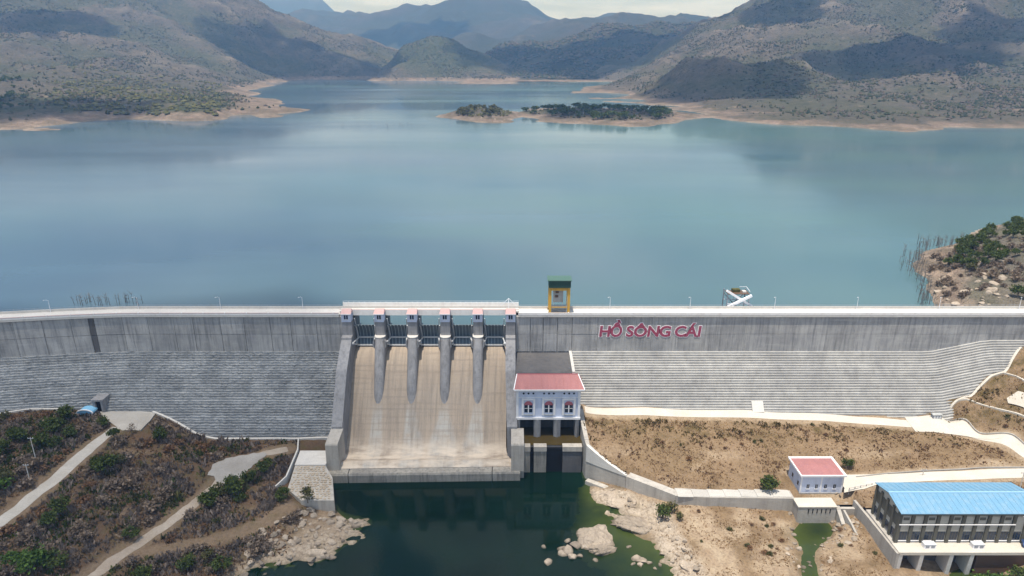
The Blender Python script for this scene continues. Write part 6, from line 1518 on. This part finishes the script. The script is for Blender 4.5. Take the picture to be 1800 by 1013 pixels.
def dead_tree_mesh(seed, h):
    r = np.random.default_rng(seed); mb = MB(); l = r.normal(0, 0.06 * h, 2)
    mb.tube([(0, 0, -3), (l[0] * .5, l[1] * .5, h * .5), (l[0], l[1], h)], [0.16, 0.12, 0.04], 5)
    for k in range(5):
        z0 = h * r.uniform(0.3, 0.85); a = r.uniform(0, 6.28); ln = h * r.uniform(0.12, 0.3)
        mb.tube([(l[0] * z0 / h, l[1] * z0 / h, z0), (l[0] * z0 / h + math.cos(a) * ln, l[1] * z0 / h + math.sin(a) * ln, z0 + ln * r.uniform(0.6, 1.3))], [0.07, 0.03], 4)
    me = make_mesh('dead_tree', mb.v, mb.f); me.materials.append(M['wood_grey']); return me
DEAD = [dead_tree_mesh(i, 6.5) for i in range(5)]
def dead(px, py, s, label, group):
    q = at_z(px, py, LAKE_Z); o = bpy.data.objects.new('dead_tree', random.choice(DEAD)); COL.objects.link(o)
    z = max(LAKE_Z - 0.5, float(H_HEAD(np.array([q[0]]), np.array([q[1]]))[0]) if q[0] > 175 and q[1] < 515 else LAKE_Z - 0.5)
    o.location = (q[0], q[1], z); o.rotation_euler = (0, 0, random.uniform(0, 6.28)); o.scale = (s,) * 3
    tag(o, label, 'dead tree', group)
for k in range(95):
    t = r3.uniform(0, 1); py = 448 + t * 95; edge = 1608 + 30 * t if t > 0.2 else 1610
    dead(edge - abs(r3.normal(0, 17)) + 8, py, r3.uniform(0.5, 1.25), 'bare drowned tree standing in the water off the headland', 'drowned trees off the headland')
for k in range(40):
    dead(r3.uniform(1612, 1690), r3.uniform(428, 446), r3.uniform(0.7, 1.3), 'bare grey tree along the far waterline of the headland', 'bare trees behind the headland')
for k in range(46):
    dead(596 + 150 * r3.uniform(0, 1), 222 + r3.normal(0, 2.2), r3.uniform(0.4, 1.0), 'bare drowned tree in the line far out in the lake', 'line of drowned trees in the lake')
for k in range(26):
    q = at_z(r3.uniform(125, 262), 534 + r3.uniform(-3, 4), LAKE_Z); o = bpy.data.objects.new('dead_tree', random.choice(DEAD)); COL.objects.link(o)
    o.location = (q[0], max(q[1], 291), LAKE_Z - 0.5); o.scale = (r3.uniform(0.8, 1.2),) * 2 + (r3.uniform(0.72, 1.02),); o.rotation_euler = (0, 0, random.uniform(0, 6)); tag(o, 'bare drowned tree just behind the left dam crest', 'dead tree', 'drowned trees behind the left crest')
def isle_scrub(H, n, pxr, pyr, zmin, label, mat):
    qs = []
    while len(qs) < n:
        q = at_z(r3.uniform(*pxr), r3.uniform(*pyr), LAKE_Z + 5); z_ = float(H(np.array([q[0]]), np.array([q[1]]))[0])
        if z_ > LAKE_Z + zmin: qs.append((q[0], q[1], z_))
    qs = np.array(qs); scrub_mass('shrubbery', label, qs, rng.uniform(1.5, 3.4, n), rng.uniform(1.8, 4.2, n), mat)
isle_scrub(H_ISLE, 170, (806, 905), (184, 207), 4.5, 'olive scrub covering the mound of the rocky islet', M['leaf_olive'])
isle_scrub(H_STRIP, 260, (905, 1185), (188, 214), 4.5, 'dark scrub between the trees of the low wooded strip', M['scrub'])
def wood_on(H, n, pxr, pyr, zmin, s0, s1, protos, label, group):
    k = 0; tries = 0
    while k < n and tries < n * 40:
        tries += 1; q = at_z(r3.uniform(*pxr), r3.uniform(*pyr), LAKE_Z + 5); z = float(H(np.array([q[0]]), np.array([q[1]]))[0])
        if z < LAKE_Z + zmin: continue
        plant_tree(q[0], q[1], z, random.uniform(s0, s1), random.choice(protos), label, group); k += 1
wood_on(H_ISLE, 52, (806, 880), (184, 206), 4.0, 1.2, 2.0, T_FARO, 'olive tree on top of the rocky islet in the lake', 'trees on the islet')
wood_on(H_STRIP, 92, (905, 1185), (188, 214), 4.0, 1.6, 2.6, T_FAR, 'dark tree on the low wooded strip right of the islet', 'trees on the wooded strip')
qs = []
while len(qs) < 900:
    q = at_z(r3.uniform(100, 390), r3.uniform(158, 202), LAKE_Z + 8); z_ = float(H_LEFT(np.array([q[0]]), np.array([q[1]]))[0])
    if z_ > LAKE_Z + 5.5 and fbm(np.array([q[0] / 90]), np.array([q[1] / 60]), 3, 151)[0] > -0.15: qs.append((q[0], q[1], z_))
qs = np.array(qs)
scrub_mass('forest', 'green belt of trees along the left spit of the lake', qs, rng.uniform(3, 6.5, len(qs)), rng.uniform(3, 7, len(qs)), M['leaf_olive'], 'woodland')
wood_on(H_LEFT, 26, (0, 50), (176, 205), 6.0, 1.3, 2.2, T_FAR, 'dark tree in the clump on the far left lake shore', 'trees on the far left shore')
for k in range(40):
    q = at_z(r3.uniform(792, 915), r3.uniform(196, 216), LAKE_Z + 1.5); z = float(H_ISLE(np.array([q[0]]), np.array([q[1]]))[0])
    if z > LAKE_Z - 0.3: boulder(q[0], q[1], z, r3.uniform(1.2, 3.0), 'pale boulder on the shore of the rocky islet', 'boulders on the islet', 1200 + k)

# ================================================================== clouds overhead, whose shadows lie on the land
def cloud_mat(name, thin):
    t = NT(name)
    d = t.n.new('ShaderNodeBsdfDiffuse'); d.inputs['Color'].default_value = (0.9, 0.9, 0.9, 1)
    tl_ = t.n.new('ShaderNodeBsdfTranslucent'); tl_.inputs['Color'].default_value = (0.9, 0.9, 0.9, 1)
    m1 = t.n.new('ShaderNodeMixShader'); m1.inputs[0].default_value = 0.5
    t.l.new(d.outputs[0], m1.inputs[1]); t.l.new(tl_.outputs[0], m1.inputs[2])
    tr = t.n.new('ShaderNodeBsdfTransparent')
    lw_ = t.n.new('ShaderNodeLayerWeight'); lw_.inputs['Blend'].default_value = 0.35
    m2 = t.n.new('ShaderNodeMixShader')
    t.l.new(t.rng(lw_.outputs['Facing'], 0.0, 0.85, thin, 1.0), m2.inputs[0])
    t.l.new(m1.outputs[0], m2.inputs[1]); t.l.new(tr.outputs[0], m2.inputs[2])
    t.l.new(m2.outputs[0], t.out.inputs['Surface']); t.n.remove(t.b)
    return t.m
M['cloud'] = cloud_mat('thin_cloud_vapour', 0.62); M['cloud_thick'] = cloud_mat('thick_cloud_vapour', 0.33)
def cloud(target, rx, ry, alt, seed, mat='cloud_thick'):
    # a cumulus placed up along the sun's ray from the middle of its shadow
    tgt = np.array(target); c = tgt + np.array(SUN) * (alt - tgt[2]) / SUN.z
    v = ICO5[0].copy(); a = np.arctan2(v[:, 1], v[:, 0])
    nz = fbm(np.cos(a) * 1.5 + seed, np.sin(a) * 1.5 + v[:, 2] * 0.8, 5, seed, 0.6) * 0.95 + fbm(v[:, 0] * 3 + seed, v[:, 1] * 3 + v[:, 2] * 2, 5, seed + 7, 0.62) * 0.55
    v = v * (1 + nz)[:, None] * [rx, ry, min(rx, ry) * 0.75] + c
    return tag(link_mesh('cloud', v.tolist(), ICO5[1], M[mat], smooth=True), kind='structure')
CLOUD_ALT = 2400
cloud((-190, 212, 15), 195, 92, CLOUD_ALT, 3, 'cloud')
for px, py, Y_, rx, ry, sd in [(1270, 140, 1820, 190, 190, 11), (1560, 105, 2080, 250, 190, 12), (1640, 120, 2150, 190, 160, 19), (1375, 20, 2850, 130, 190, 13), (1780, 50, 2300, 160, 220, 14), (520, 105, 3300, 320, 260, 15),
                               (1050, 95, 3600, 700, 420, 16), (740, 45, 6500, 520, 520, 17), (60, 30, 2750, 220, 200, 18), (1070, 203, 1400, 120, 120, 20), (100, 190, 1330, 150, 120, 21), (660, 110, 3300, 120, 200, 22)]:
    cloud(at_y(px, py, Y_), rx, ry, CLOUD_ALT, sd)

# ================================================================== the hazy air over the reservoir
hz = MB().box(-9500, 9500, -600, 13800, -16, 1000).build('haze', M['rock'])
hz.data.materials.clear()
hm = bpy.data.materials.new('haze_air'); hm.use_nodes = True; hm.node_tree.nodes.clear()
ho = hm.node_tree.nodes.new('ShaderNodeOutputMaterial'); hvn = hm.node_tree.nodes.new('ShaderNodeVolumePrincipled')
hvn.inputs['Color'].default_value = (0.23, 0.50, 1.0, 1); hvn.inputs['Absorption Color'].default_value = (1, 1, 1, 1); hvn.inputs['Density'].default_value = 0.00012; hvn.inputs['Anisotropy'].default_value = 0.2
hm.node_tree.links.new(hvn.outputs[0], ho.inputs['Volume'])
hz.data.materials.append(hm)
tag(hz, kind='stuff'); hz['label'] = 'pale blue haze in the air over lake and hills'; hz['category'] = 'haze'
